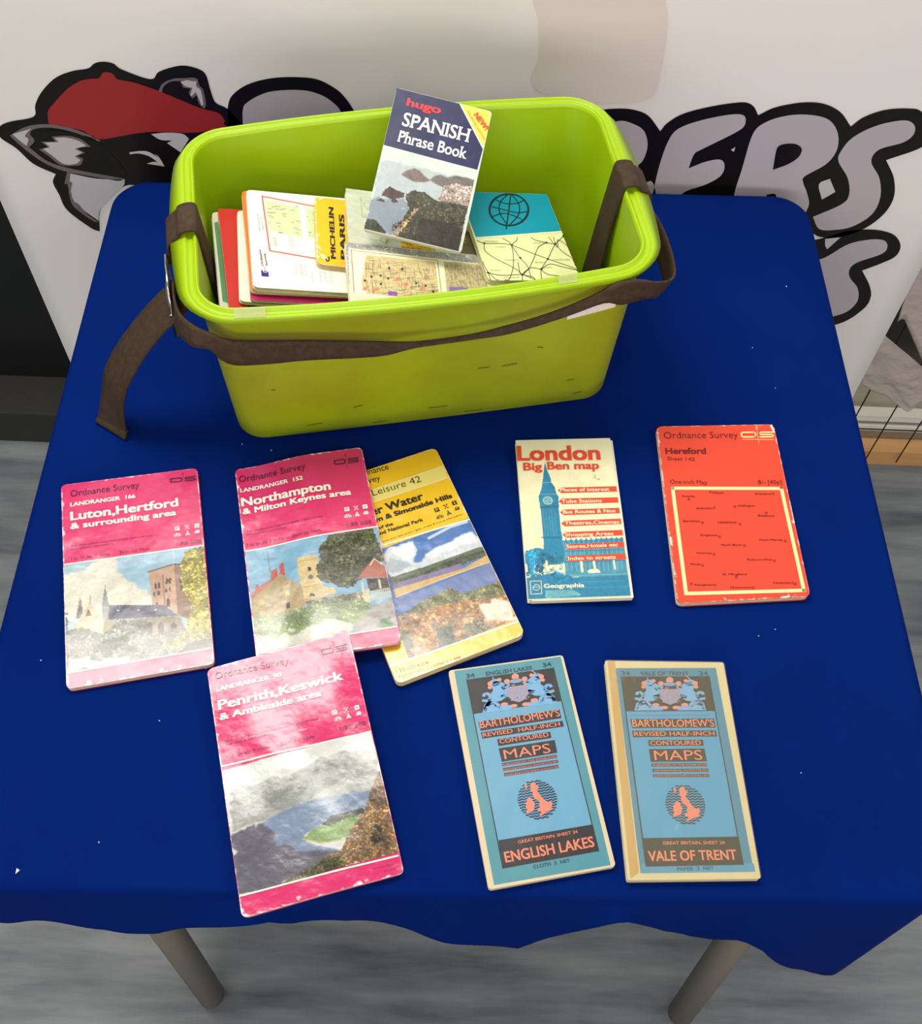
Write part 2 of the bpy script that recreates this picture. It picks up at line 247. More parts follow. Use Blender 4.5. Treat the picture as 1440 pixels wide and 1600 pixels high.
  ('icon',2,[(0.942,0.3289)],0.03673,(250,240,225)),
  ('icon',3,[(0.8035,0.3526)],0.03673,(250,240,225)),
  ('icon',4,[(0.876,0.3538)],0.03673,(250,240,225)),
  ('icon',5,[(0.946,0.3546)],0.03673,(250,240,225)),
  ('base',(212,212,205),0.04),
  ('poly',(160,162,155),0.12,0.02,[(0.0462,0.5265),(0.2758,0.5192),(0.4393,0.5239),(0.6011,0.4928),(0.7279,0.495),(0.8561,0.4934),(1.012,0.5206),(1.0092,0.6297),(0.916,0.6787),(0.4538,0.6455),(0.3357,0.6668),(0.0105,0.6791)]),
  ('poly',(135,138,132),0.12,0.02,[(0.2399,0.5595),(0.5425,0.5182),(0.7134,0.5004),(0.7725,0.589),(0.5587,0.6292),(0.3397,0.6525),(0.2245,0.6179)]),
  ('poly',(118,135,160),0.05,0.01,[(0.3387,0.6561),(0.5056,0.6391),(0.7149,0.6482),(0.9253,0.6704),(0.885,0.7298),(0.5699,0.7507),(0.4425,0.766),(0.4574,0.7975),(0.6562,0.8593),(0.4722,0.9067),(0.2812,0.9033),(0.1484,0.7679),(0.2094,0.6754)]),
  ('poly',(92,90,102),0.1,0.04,[(-0.0031,0.6842),(0.2212,0.6774),(0.2944,0.7704),(0.4511,0.8181),(0.6562,0.8593),(0.5263,0.8875),(0.2984,0.927),(-0.0033,0.9159)]),
  ('line',(165,165,165),0.00656,[(0.215,0.654),(0.3359,0.6217)]),
  ('poly',(128,155,92),0.08,0.01,[(0.4335,0.7754),(0.5199,0.7534),(0.7201,0.7428),(0.811,0.747),(0.7462,0.8095),(0.6458,0.8181),(0.5269,0.8091)]),
  ('line',(190,180,120),0.00787,[(0.4325,0.7789),(0.549,0.8164),(0.716,0.8262)]),
  ('foliage',[(55,65,45),(70,80,50),(40,48,35)],[(0.571,0.7472),(0.6396,0.7255),(0.8372,0.7254),(0.8425,0.7449),(0.7189,0.7463),(0.6165,0.7585)],110,0.01049),
  ('foliage',[(155,110,68),(120,86,55),(88,72,48),(175,135,90),(100,90,50)],[(0.9226,0.6608),(0.9937,0.6038),(1.0143,0.6228),(0.996,0.9262),(0.4224,0.9125),(0.5055,0.877),(0.6562,0.8593),(0.7394,0.7938),(0.845,0.7379)],1100,0.01049),
  ('foliage',[(45,42,32),(70,60,40)],[(0.8712,0.8013),(0.9313,0.804),(0.9197,0.8673),(0.8463,0.8694)],50,0.01049),
  ('foliage',[(85,88,45),(60,60,35),(120,100,55)],[(0.2651,0.9181),(0.5045,0.8803),(0.6528,0.8694),(0.6621,0.9309),(0.466,0.9266),(0.288,0.9218)],240,0.01049),
 ],
 'london': [
  ('T','London',(0.012,0.1379),(0.8625,0.1464),(0.0224,0.0427),(222,72,42),0.03),
  ('T','Big',(0.0618,0.2056),(0.2478,0.207),(0.0671,0.1564),(222,72,42),0.032),
  ('T','Ben map',(0.3105,0.2033),(0.8401,0.2086),(0.3172,0.1539),(222,72,42),0.032),
  ('poly0',(222,72,42),[(0.3906,0.3413),(0.428,0.3232),(1.0035,0.3251),(1.002,0.3609),(0.4269,0.3605)]),
  ('T','Places of Interest',(0.4174,0.3503),(0.919,0.3549),(0.4206,0.3278),(238,232,190),0.016),
  ('poly0',(222,72,42),[(0.3891,0.4122),(0.4262,0.3944),(1.0043,0.3966),(1.0028,0.432),(0.4251,0.4312)]),
  ('T','Tube Stations',(0.4203,0.4235),(0.8279,0.4267),(0.4234,0.4013),(238,232,190),0.016),
  ('poly0',(222,72,42),[(0.3924,0.4824),(0.4294,0.4648),(1.0045,0.4642),(1.003,0.4992),(0.4282,0.5012)]),
  ('T','Bus Routes & Nos',(0.4225,0.492),(0.9517,0.493),(0.4252,0.4701),(238,232,190),0.016),
  ('poly0',(222,72,42),[(0.3932,0.5524),(0.4299,0.5351),(1.008,0.5326),(1.0066,0.5672),(0.4288,0.5709)]),
  ('T','Theatres,Cinemas',(0.4279,0.562),(0.9769,0.5637),(0.4306,0.5403),(238,232,190),0.016),
  ('poly0',(222,72,42),[(0.3937,0.623),(0.4302,0.6059),(1.0084,0.6031),(1.007,0.6373),(0.4291,0.6413)]),
  ('T','Shopping Areas',(0.4219,0.6338),(0.9037,0.6339),(0.4245,0.6125),(238,232,190),0.016),
  ('poly0',(222,72,42),[(0.4008,0.6965),(0.437,0.6796),(1.013,0.6758),(1.0116,0.7095),(0.4359,0.7146)]),
  ('T','Stores,Hotels etc',(0.4231,0.7056),(0.9347,0.7036),(0.4253,0.6846),(238,232,190),0.016),
  ('poly0',(222,72,42),[(0.4009,0.7675),(0.4369,0.7509),(1.0128,0.7474),(1.0113,0.7807),(0.4358,0.7854)]),
  ('T','Index to streets',(0.4277,0.7773),(0.8951,0.777),(0.4301,0.7565),(238,232,190),0.016),
  ('T','Geographia',(0.1654,0.9355),(0.556,0.9378),(0.168,0.9118),(238,232,190),0.03),
  ('line1',(238,232,190),0.00634,[(0.0351,0.8931),(0.1425,0.8931),(0.1376,0.9669),(0.0332,0.9675),(0.0351,0.8931)]),
  ('line1',(238,232,190),0.00507,[(0.0559,0.9284),(0.0874,0.9116),(0.1212,0.9193),(0.1245,0.9368),(0.0883,0.9465),(0.058,0.9389),(0.0559,0.9284)]),
  ('line1',(238,232,190),0.00507,[(0.0594,0.9285),(0.1223,0.9277)]),
  ('line1',(150,150,120),0.00381,[(0.7594,0.2707),(0.7917,0.265),(0.7833,0.2435),(0.8075,0.2794),(0.8401,0.2721),(0.8192,0.2835)]),
  ('R','photo',[(-0.0168,0.139),(1.0144,0.1553),(1.0,0.9998),(-0.001,0.9985)]),
  ('base',(238,232,190),0.02),
  ('poly',(40,128,165),0.06,0,[(-0.0064,0.7359),(0.0068,0.7253),(0.0628,0.7046),(0.1295,0.695),(0.3859,0.7289),(0.3982,0.7975),(-0.0034,0.804)]),
  ('foliage',[(40,128,165),(52,138,170)],[(-0.0069,0.7395),(0.02,0.7147),(0.1173,0.6969),(0.199,0.7072),(0.3853,0.7325),(0.3865,0.7973),(-0.0034,0.804)],200,0.0203),
  ('poly',(75,148,172),0.12,0,[(0.3859,0.656),(1.012,0.6529),(0.9997,0.8806),(0.3852,0.8754)]),
  ('poly',(40,128,165),0.05,0,[(0.4092,0.6599),(0.4266,0.6418),(0.4379,0.6604),(0.4378,0.6753),(0.4068,0.6747)]),
  ('poly',(40,128,165),0.05,0,[(0.4595,0.6599),(0.477,0.6418),(0.4882,0.6604),(0.4879,0.6762),(0.4568,0.6756)]),
  ('poly',(40,128,165),0.05,0,[(0.5099,0.6599),(0.5274,0.6418),(0.5386,0.6604),(0.538,0.6772),(0.507,0.6766)]),
  ('poly',(40,128,165),0.05,0,[(0.5602,0.6599),(0.5779,0.6418),(0.5889,0.6604),(0.5881,0.6781),(0.5571,0.6775)]),
  ('poly',(40,128,165),0.05,0,[(0.6107,0.6599),(0.6284,0.6418),(0.6394,0.6605),(0.6383,0.679),(0.6072,0.6785)]),
  ('poly',(40,128,165),0.05,0,[(0.6611,0.6599),(0.679,0.6419),(0.6898,0.6605),(0.6885,0.68),(0.6574,0.6794)]),
  ('poly',(40,128,165),0.05,0,[(0.7116,0.6599),(0.7295,0.6419),(0.7404,0.6605),(0.7388,0.6809),(0.7077,0.6803)]),
  ('poly',(40,128,165),0.05,0,[(0.7621,0.66),(0.7802,0.6419),(0.7909,0.6605),(0.789,0.6819),(0.7579,0.6813)]),
  ('poly',(40,128,165),0.05,0,[(0.8127,0.66),(0.8308,0.6419),(0.8415,0.6605),(0.8393,0.6828),(0.8082,0.6822)]),
  ('poly',(40,128,165),0.05,0,[(0.8633,0.66),(0.8815,0.6419),(0.8921,0.6605),(0.8896,0.6838),(0.8585,0.6832)]),
  ('poly',(40,128,165),0.05,0,[(0.9139,0.66),(0.9322,0.6419),(0.9428,0.6605),(0.94,0.6847),(0.9088,0.6841)]),
  ('poly',(40,128,165),0.05,0,[(0.9646,0.66),(0.983,0.6419),(0.9934,0.6606),(0.9904,0.6856),(0.9592,0.6851)]),
  ('line',(120,180,185),0.00634,[(0.4199,0.6676),(0.4076,0.8405)]),
  ('line',(120,180,185),0.00634,[(0.4653,0.6685),(0.4522,0.8414)]),
  ('line',(120,180,185),0.00634,[(0.5106,0.6693),(0.4968,0.8423)]),
  ('line',(120,180,185),0.00634,[(0.556,0.6702),(0.5415,0.8431)]),
  ('line',(120,180,185),0.00634,[(0.6014,0.671),(0.5862,0.844)]),
  ('line',(120,180,185),0.00634,[(0.6469,0.6719),(0.6309,0.8449)]),
  ('line',(120,180,185),0.00634,[(0.6923,0.6727),(0.6757,0.8458)]),
  ('line',(120,180,185),0.00634,[(0.7378,0.6736),(0.7204,0.8467)]),
  ('line',(120,180,185),0.00634,[(0.7833,0.6744),(0.7652,0.8476)]),
  ('line',(120,180,185),0.00634,[(0.8288,0.6753),(0.81,0.8484)]),
  ('line',(120,180,185),0.00634,[(0.8744,0.6761),(0.8549,0.8493)]),
  ('line',(120,180,185),0.00634,[(0.92,0.677),(0.8997,0.8502)]),
  ('line',(120,180,185),0.00634,[(0.9656,0.6778),(0.9446,0.8511)]),
  ('line',(120,180,185),0.00634,[(1.0112,0.6787),(0.9895,0.852)]),
  ('line',(40,128,165),0.00888,[(0.3989,0.7219),(1.0087,0.7226)]),
  ('line',(40,128,165),0.01142,[(0.3882,0.7866),(1.0062,0.7878)]),
  ('line',(238,232,190),0.02537,[(0.5535,0.7898),(0.5533,0.8434)]),
  ('line',(238,232,190),0.02283,[(0.6777,0.7922),(0.6813,0.8352)]),
  ('line',(238,232,190),0.01776,[(0.8747,0.7889),(0.8768,0.8355)]),
  ('line',(238,232,190),0.01776,[(0.3806,0.7972),(0.3794,0.8399)]),
  ('poly',(238,232,190),0.15,0,[(0.6027,0.8443),(0.6282,0.8342),(0.7108,0.8358),(0.7315,0.8504),(0.7183,0.8573),(0.6125,0.8552)]),
  ('poly',(40,128,165),0.08,0,[(0.2319,0.3168),(0.2527,0.2585),(0.2872,0.1502),(0.3036,0.2079),(0.3298,0.2558),(0.3349,0.2873),(0.3688,0.323),(0.3732,0.358),(0.394,0.3815),(0.383,0.4883),(0.3865,0.5932),(0.3959,0.7544),(0.1958,0.7289),(0.2002,0.6341),(0.2,0.4699),(0.1887,0.378),(0.2079,0.3552)]),
  ('line',(130,185,190),0.00634,[(0.242,0.2897),(0.3349,0.2873)]),
  ('line',(120,178,185),0.00507,[(0.2068,0.3629),(0.3842,0.3659)]),
  ('line',(25,95,130),0.00888,[(0.1986,0.4456),(0.3837,0.4458)]),
  ('line',(25,95,130),0.00761,[(0.1859,0.6339),(0.3889,0.6376)]),
  ('line',(100,168,182),0.00381,[(0.2229,0.4627),(0.2228,0.6272)]),
  ('line',(100,168,182),0.00381,[(0.2519,0.4632),(0.2514,0.6277)]),
  ('line',(100,168,182),0.00381,[(0.281,0.4637),(0.2801,0.6283)]),
  ('line',(100,168,182),0.00381,[(0.3102,0.4642),(0.3088,0.6288)]),
  ('line',(100,168,182),0.00381,[(0.3393,0.4648),(0.3375,0.6293)]),
  ('disc',(155,195,190),[(0.2803,0.4042)],0.05074),
  ('disc',(105,165,180),[(0.2803,0.4042)],0.03806),
  ('disc',(165,200,190),[(0.2803,0.4042)],0.01776),
  ('line',(25,95,130),0.00507,[(0.2803,0.4042),(0.267,0.3948)]),
  ('line',(25,95,130),0.00507,[(0.2803,0.4042),(0.3004,0.4168)]),
  ('foliage',[(238,232,190),(120,180,185),(180,205,185)],[(-0.002,0.7933),(0.1628,0.793),(0.3723,0.8113),(0.3653,0.8538),(-0.0099,0.8535)],60,0.01903),
  ('foliage',[(40,128,165),(30,110,145)],[(-0.0087,0.7538),(0.2045,0.7507),(0.1505,0.8778),(0.0009,0.8607)],90,0.02283),
  ('line',(238,232,190),0.0203,[(0.212,0.7796),(0.2094,0.8366)]),
  ('line',(238,232,190),0.0203,[(0.0092,0.7971),(0.0104,0.8327)]),
  ('poly',(45,130,165),0.06,0,[(-0.0242,0.8743),(0.2961,0.8454),(0.4555,0.8768),(1.0005,0.8771),(1.002,1.0012),(-0.0012,0.9999)]),
  ('line',(110,175,185),0.00761,[(-0.022,0.8568),(0.2738,0.8379),(0.4569,0.8684),(1.0002,0.8678)]),
  ('poly',(105,170,180),0.1,0,[(0.1752,0.9482),(0.4428,0.9502),(0.5302,0.9832),(0.168,0.9965)]),
  ('line',(70,150,175),0.00634,[(0.4973,0.9058),(0.9558,0.908)]),
  ('line',(70,150,175),0.00507,[(0.3748,0.9384),(0.9598,0.9432)]),
  ('foliage',[(35,115,150),(28,105,142)],[(0.1845,0.8855),(0.2961,0.8454),(0.411,0.8618),(0.453,0.8909),(0.3222,0.9023)],80,0.01522),
 ],
 'heref': [
  ('T','Ordnance Survey',(0.0529,0.0763),(0.6776,0.083),(0.0591,0.0355),(105,24,20),-0.005),
  ('oslogo',[(0.7037,0.0834),(0.981,0.0862),(0.9818,0.0444),(0.7118,0.0421)],(252,236,165)),
  ('line1',(252,236,165),0.00437,[(0.7126,0.0918),(0.9723,0.0976)]),
  ('T','Hereford',(0.0524,0.1695),(0.384,0.1754),(0.0582,0.1345),(105,24,20),0.028),
  ('T','Sheet 142',(0.0584,0.2091),(0.2833,0.218),(0.0627,0.1879),(105,24,20),0),
  ('T','One-Inch Map',(0.0569,0.3479),(0.3571,0.359),(0.0616,0.3237),(105,24,20),0),
  ('T','8/- [40p]',(0.7706,0.3665),(0.9639,0.3708),(0.7771,0.342),(105,24,20),0),
  ('poly0',(248,232,196),[(0.9654,0.0037),(0.9869,-0.001),(1.0084,0.0566),(0.985,0.0529)]),
  ('line1',(252,236,165),0.02841,[(0.0718,0.3747),(0.951,0.3966),(0.9592,0.9672),(0.0727,0.9523),(0.0718,0.3747)]),
  ('T','Kinnersley',(0.142,0.4279),(0.2416,0.4303),(0.144,0.4168),(105,24,20),0.01),
  ('ring',(105,24,20),[(0.1905,0.4409)],0.00874),
  ('T','Dilwyn',(0.3909,0.4143),(0.4785,0.4163),(0.3934,0.403),(105,24,20),0.01),
  ('ring',(105,24,20),[(0.3726,0.4033)],0.00874),
  ('T','Bromyard',(0.7311,0.4281),(0.8564,0.431),(0.734,0.4169),(105,24,20),0.01),
  ('ring',(105,24,20),[(0.877,0.4255)],0.00874),
  ('T','Bredwardine',(0.2422,0.4997),(0.3667,0.5028),(0.2444,0.4887),(105,24,20),0.01),
  ('ring',(105,24,20),[(0.3838,0.4944)],0.00874),
  ('T','Wellington',(0.569,0.493),(0.7109,0.4965),(0.5717,0.482),(105,24,20),0.01),
  ('ring',(105,24,20),[(0.5485,0.4925)],0.00874),
  ('T','Bosbury',(0.7184,0.5541),(0.8499,0.5575),(0.7214,0.5432),(105,24,20),0.01),
  ('ring',(105,24,20),[(0.7887,0.5354)],0.00874),
  ('T','Eardisley',(0.1212,0.5689),(0.2559,0.5724),(0.1232,0.5582),(105,24,20),0.01),
  ('ring',(105,24,20),[(0.271,0.5772)],0.00874),
  ('T','HEREFORD',(0.3944,0.5847),(0.5406,0.5886),(0.3968,0.574),(105,24,20),0.01),
  ('ring',(105,24,20),[(0.5652,0.5922)],0.00874),
  ('T','Kingstone',(0.2441,0.6502),(0.3741,0.6538),(0.2463,0.6397),(105,24,20),0.01),
  ('ring',(105,24,20),[(0.3901,0.6585)],0.00874),
  ('T','Much Marcle',(0.6944,0.6897),(0.8739,0.6948),(0.6972,0.6792),(105,24,20),0.01),
  ('ring',(105,24,20),[(0.8937,0.6968)],0.00874),
  ('T','Much Birch',(0.3927,0.7089),(0.5503,0.7135),(0.395,0.6985),(105,24,20),0.01),
  ('ring',(105,24,20),[(0.5706,0.7127)],0.00874),
  ('T','Pontrilas',(0.1951,0.7471),(0.3083,0.7505),(0.1971,0.7369),(105,24,20),0.01),
  ('ring',(105,24,20),[(0.3256,0.7524)],0.00874),
  ('T','Ross-on-Wye',(0.5749,0.7941),(0.7627,0.7999),(0.5775,0.784),(105,24,20),0.01),
  ('ring',(105,24,20),[(0.7802,0.8018)],0.00874),
  ('T','Pandy',(0.1351,0.8048),(0.2132,0.8072),(0.137,0.7948),(105,24,20),0.01),
  ('ring',(105,24,20),[(0.2272,0.8103)],0.00874),
  ('T','St. Maughans',(0.367,0.8655),(0.5502,0.8715),(0.3693,0.8557),(105,24,20),0.01),
  ('ring',(105,24,20),[(0.468,0.8795)],0.00874),
  ('T','Abergavenny',(0.141,0.9132),(0.3086,0.9189),(0.1429,0.9035),(105,24,20),0.01),
  ('ring',(105,24,20),[(0.1219,0.9035)],0.00874),
  ('T','Monmouth',(0.4125,0.9368),(0.5663,0.942),(0.4148,0.9271),(105,24,20),0.01),
  ('ring',(105,24,20),[(0.5814,0.9399)],0.00874),
  ('T','Cinderford',(0.7374,0.9241),(0.8889,0.9292),(0.7402,0.9143),(105,24,20),0.01),
  ('ring',(105,24,20),[(0.9032,0.931)],0.00874),
 ],
 'lakes': [
  ('poly0',(72,140,152),[(0.0489,0.0063),(0.9785,0.0074),(0.9623,0.9911),(0.0468,0.9859)]),
  ('poly0',(98,158,188),[(0.1413,0.2285),(0.8881,0.2284),(0.9022,0.8093),(0.1453,0.8075)]),
  ('line1',(32,26,28),0.00811,[(0.1395,0.0569),(0.1377,0.924)]),
  ('line1',(32,26,28),0.00811,[(0.893,0.0594),(0.8973,0.9253)]),
  ('poly0',(32,26,28),[(0.1353,0.0573),(0.8933,0.0586),(0.8881,0.2284),(0.1426,0.2286)]),
  ('T','34',(0.1441,0.0509),(0.2125,0.0502),(0.1453,0.0305),(20,60,85),0.02),
  ('T','ENGLISH LAKES',(0.3111,0.0519),(0.7113,0.0526),(0.3133,0.033),(20,60,85),0.02),
  ('T','34',(0.8088,0.0493),(0.8808,0.0486),(0.8117,0.0286),(20,60,85),0.02),
  ('poly0',(32,26,28),[(0.1684,0.2689),(0.8598,0.2666),(0.8591,0.3098),(0.173,0.313)]),
  ('poly0',(32,26,28),[(0.1706,0.3203),(0.8628,0.3232),(0.8616,0.3514),(0.1758,0.3507)]),
  ('poly0',(32,26,28),[(0.2932,0.3639),(0.7408,0.366),(0.7377,0.3959),(0.2935,0.3958)]),
  ('poly0',(32,26,28),[(0.2909,0.4067),(0.7607,0.4076),(0.7578,0.4684),(0.294,0.4699)]),
  ('poly0',(75,60,62),[(0.2907,0.4755),(0.7492,0.4766),(0.7483,0.4912),(0.2907,0.49)]),
  ('poly0',(75,60,62),[(0.2914,0.4987),(0.7485,0.5),(0.7477,0.5146),(0.2913,0.5131)]),
  ('poly0',(75,60,62),[(0.2907,0.5217),(0.7429,0.523),(0.7414,0.5389),(0.2901,0.5374)]),
  ('T',"BARTHOLOMEW'S",(0.177,0.3013),(0.8525,0.3),(0.1795,0.2672),(232,128,98),0.01),
  ('T','REVISED  HALF-INCH',(0.1833,0.3439),(0.8332,0.3459),(0.185,0.3248),(232,128,98),0.01),
  ('T','CONTOURED',(0.3087,0.386),(0.7187,0.3875),(0.3106,0.3663),(232,128,98),0.01),
  ('T','MAPS',(0.3218,0.4608),(0.7076,0.4625),(0.3261,0.4176),(232,128,98),0),
  ('T','PUBLISHED AT THE EDINBURGH',(0.2949,0.4889),(0.74,0.489),(0.2955,0.4818),(232,128,98),0),
  ('T','GEOGRAPHICAL INSTITUTE BY',(0.2967,0.5122),(0.7394,0.5124),(0.2973,0.5051),(232,128,98),0),
  ('T','JOHN BARTHOLOMEW & SON LTD',(0.2956,0.5365),(0.737,0.537),(0.2961,0.5295),(232,128,98),0),
  ('poly0',(32,26,28),[(0.1453,0.8075),(0.9022,0.8093),(0.9021,0.9257),(0.1368,0.9265)]),
  ('T','GREAT BRITAIN. SHEET 34',(0.2926,0.8361),(0.7685,0.835),(0.2932,0.823),(232,128,98),0.01),
  ('T','ENGLISH LAKES',(0.1692,0.9042),(0.8747,0.9031),(0.1703,0.8604),(232,128,98),0.02),
  ('T','CLOTH  5  NET',(0.3697,0.9488),(0.6586,0.949),(0.3705,0.9348),(20,60,85),0.01),
  ('globe',[(0.3571,0.6517),(0.5473,0.5792),(0.6721,0.6735),(0.4807,0.7468)]),
  ('crest',[(0.2388,0.0595),(0.8709,0.0592),(0.8584,0.2376),(0.2153,0.2348)]),
 ],
 'trent': [
  ('poly0',(196,158,88),[(0.0231,0.0023),(0.0842,0.0017),(0.0925,0.9689),(0.024,0.9937)]),
  ('poly0',(58,128,158),[(0.0843,0.0377),(0.9276,0.029),(0.9567,0.9679),(0.1034,0.9721)]),
  ('poly0',(70,145,178),[(0.1234,0.9308),(0.9668,0.9356),(0.9676,0.9712),(0.1034,0.9721)]),
  ('poly0',(66,150,190),[(0.1349,0.2509),(0.868,0.245),(0.8859,0.8265),(0.1566,0.8256)]),
  ('line1',(32,26,28),0.0092,[(0.1217,0.081),(0.1505,0.9405)]),
  ('line1',(32,26,28),0.0092,[(0.8574,0.0729),(0.8817,0.9403)]),
  ('poly0',(32,26,28),[(0.1194,0.0794),(0.8603,0.0721),(0.868,0.245),(0.1311,0.251)]),
  ('T','24',(0.127,0.073),(0.1968,0.0725),(0.1308,0.0524),(20,60,85),0.02),
  ('T','VALE OF TRENT',(0.285,0.0718),(0.6899,0.0694),(0.289,0.0527),(20,60,85),0.02),
  ('T','24',(0.7795,0.0687),(0.8508,0.0681),(0.7849,0.0479),(20,60,85),0.02),
  ('T','THE ROYAL GEOGRAPHICAL SOCIETY AND BARTHOLOMEW',(0.1747,0.2742),(0.8225,0.2696),(0.1759,0.2674),(140,120,140),0),
  ('poly0',(32,26,28),[(0.1582,0.2878),(0.8423,0.2817),(0.8457,0.3256),(0.1649,0.3312)]),
  ('poly0',(32,26,28),[(0.1626,0.3431),(0.8419,0.3391),(0.8466,0.3683),(0.1641,0.3741)]),
  ('poly0',(32,26,28),[(0.2814,0.387),(0.7253,0.3842),(0.7255,0.4123),(0.2829,0.4156)]),
  ('poly0',(32,26,28),[(0.28,0.4295),(0.7271,0.4255),(0.7313,0.4853),(0.2824,0.4887)]),
  ('poly0',(70,55,58),[(0.2833,0.4959),(0.7265,0.4939),(0.7276,0.5084),(0.2852,0.5102)]),
  ('poly0',(70,55,58),[(0.2854,0.5209),(0.7297,0.5191),(0.7309,0.5335),(0.2873,0.5351)]),
  ('poly0',(70,55,58),[(0.285,0.5458),(0.7307,0.5434),(0.7318,0.5577),(0.2871,0.5592)]),
  ('T',"BARTHOLOMEW'S",(0.1711,0.3252),(0.8341,0.3211),(0.1775,0.2907),(232,128,98),0.01),
  ('T','REVISED HALF-INCH',(0.1752,0.3682),(0.8262,0.3639),(0.1789,0.3482),(232,128,98),0.01),
  ('T','CONTOURED',(0.2963,0.4112),(0.7037,0.4087),(0.3004,0.3906),(232,128,98),0.01),
  ('T','MAPS',(0.3161,0.4815),(0.7006,0.4781),(0.3248,0.4366),(232,128,98),0),
  ('T','PUBLISHED AT THE EDINBURGH',(0.2982,0.5073),(0.7184,0.5055),(0.2996,0.5002),(232,128,98),0),
  ('T','GEOGRAPHICAL INSTITUTE BY',(0.3002,0.5323),(0.7217,0.5306),(0.3017,0.5252),(232,128,98),0),
  ('T','JOHN BARTHOLOMEW & SON LTD',(0.2999,0.5564),(0.7202,0.5548),(0.3014,0.5493),(232,128,98),0),
  ('poly0',(32,26,28),[(0.1448,0.8255),(0.8849,0.8219),(0.8896,0.9416),(0.1496,0.945)]),
  ('T','GREAT BRITAIN. SHEET 24',(0.2984,0.8538),(0.7696,0.8533),(0.3011,0.8407),(232,128,98),0.01),
  ('T','VALE OF TRENT',(0.1777,0.9221),(0.8438,0.9193),(0.1851,0.8807),(232,128,98),0.02),
  ('T','PAPER  3  NET',(0.3826,0.963),(0.6584,0.9609),(0.3853,0.949),(30,70,60),0.01),
  ('globe',[(0.3572,0.683),(0.528,0.5951),(0.6649,0.6788),(0.4943,0.7669)]),
  ('crest',[(0.2186,0.0802),(0.8356,0.0754),(0.7903,0.2453),(0.1984,0.2499)]),
 ],
 'spanish': [
  ('poly0',(28,32,78),[(-0.0157,-0.0009),(0.661,0.0015),(0.9898,0.2687),(0.9795,0.4213),(-0.0002,0.4082)]),
  ('poly0',(250,222,80),[(0.6761,0.0024),(0.985,0.0058),(1.0143,0.1083),(0.993,0.2564)]),
  ('line1',(250,245,230),0.0108,[(0.6634,0.0011),(0.9887,0.2655)]),
  ('T','hugo',(0.1381,0.1051),(0.4834,0.1046),(0.1388,0.0636),(225,45,50),0.03,'x'),
  ('T','SPANISH',(0.1349,0.2467),(0.8295,0.25),(0.1382,0.1538),(248,244,232),0.012,'s'),
  ('T','Phrase Book',(0.1267,0.3622),(0.8417,0.3678),(0.1303,0.2832),(248,244,232),0.012,'s'),
  ('T','NEW!',(0.8242,0.0573),(0.972,0.1422),(0.8578,0.0295),(225,80,40),0.05),
  ('T','ENLARGED EDITION',(0.7483,0.0428),(0.9794,0.2082),(0.763,0.0331),(225,90,50),0.0),
  ('R','photo',[(0.0041,0.4134),(0.9785,0.4257),(0.967,1.0043),(-0.0014,1.0072)]),
  ('base',(198,208,198),0.03),
  ('poly',(172,184,186),0.04,0.03,[(0.0189,0.5119),(0.3266,0.494),(1.0124,0.5127),(0.9903,1.0001),(-0.0079,1.0067)]),
  ('poly',(128,140,150),0.05,0.05,[(0.0155,0.7699),(0.362,0.7527),(0.4155,0.9146),(0.2471,1.0131),(-0.0106,0.9985)]),
  ('poly',(118,104,98),0.14,0.005,[(0.2442,0.578),(0.2912,0.5384),(0.3582,0.5142),(0.4166,0.5213),(0.4685,0.5465),(0.5444,0.5693),(0.4845,0.5949),(0.3626,0.603)]),
  ('poly',(108,100,94),0.14,0.005,[(0.5375,0.5671),(0.5748,0.5301),(0.6324,0.5168),(0.7084,0.5225),(0.7744,0.4985),(0.8702,0.4906),(0.9933,0.4923),(0.998,0.6167),(0.735,0.6028),(0.606,0.5868)]),
  ('foliage',[(190,172,158),(150,130,120),(215,200,185),(105,95,85)],[(0.6803,0.5868),(0.7917,0.5506),(0.974,0.5447),(0.9934,0.6767),(0.8916,0.703),(0.6511,0.6854),(0.6782,0.6551)],260,0.012),
  ('foliage',[(68,48,42),(85,62,54)],[(0.1024,0.7463),(0.1189,0.7005),(0.1676,0.6767),(0.2418,0.6922),(0.3183,0.6961),(0.3158,0.7265),(0.213,0.7571)],120,0.0108),
  ('poly',(68,50,45),0.1,0,[(0.0499,0.7897),(0.0972,0.7686),(0.1467,0.7772),(0.1358,0.7903)]),
  ('poly',(68,50,45),0.1,0,[(0.1979,0.7683),(0.2341,0.7449),(0.2777,0.763),(0.2329,0.7794)]),
  ('foliage',[(58,58,38),(78,78,50),(38,34,24),(52,46,32),(95,92,62)],[(0.3309,0.7153),(0.3839,0.6676),(0.5059,0.6594),(0.642,0.6955),(0.9702,0.6808),(0.9647,0.7751),(0.9728,1.0033),(0.6208,1.0066),(0.3448,1.0043),(0.3548,0.8824),(0.399,0.789)],1300,0.0132),
  ('foliage',[(40,34,24),(55,50,32),(30,25,18)],[(0.5384,0.833),(0.8097,0.8279),(0.9628,0.8434),(0.9702,0.9952),(0.4949,1.0034)],300,0.012),
  ('foliage',[(178,152,96),(150,125,80)],[(0.4404,0.7818),(0.4771,0.7796),(0.4102,0.8984),(0.3422,0.9962),(0.2801,0.9987),(0.3575,0.8905),(0.4231,0.8618)],90,0.0108),
  ('foliage',[(38,44,28),(58,62,38)],[(-0.0033,1.0015),(0.0159,0.9248),(0.0903,0.9203),(0.2245,0.9827),(0.2206,1.0092)],130,0.012),
  ('foliage',[(60,40,35),(80,60,50)],[(0.2679,0.9235),(0.3548,0.8824),(0.3892,0.9106),(0.2721,0.9743)],50,0.0108),
 ],
 'cyan': [
  ('poly0',(0,150,175),[(0.0014,-0.0045),(1.1023,-0.0557),(1.1034,0.4389),(0.0179,0.5307)]),
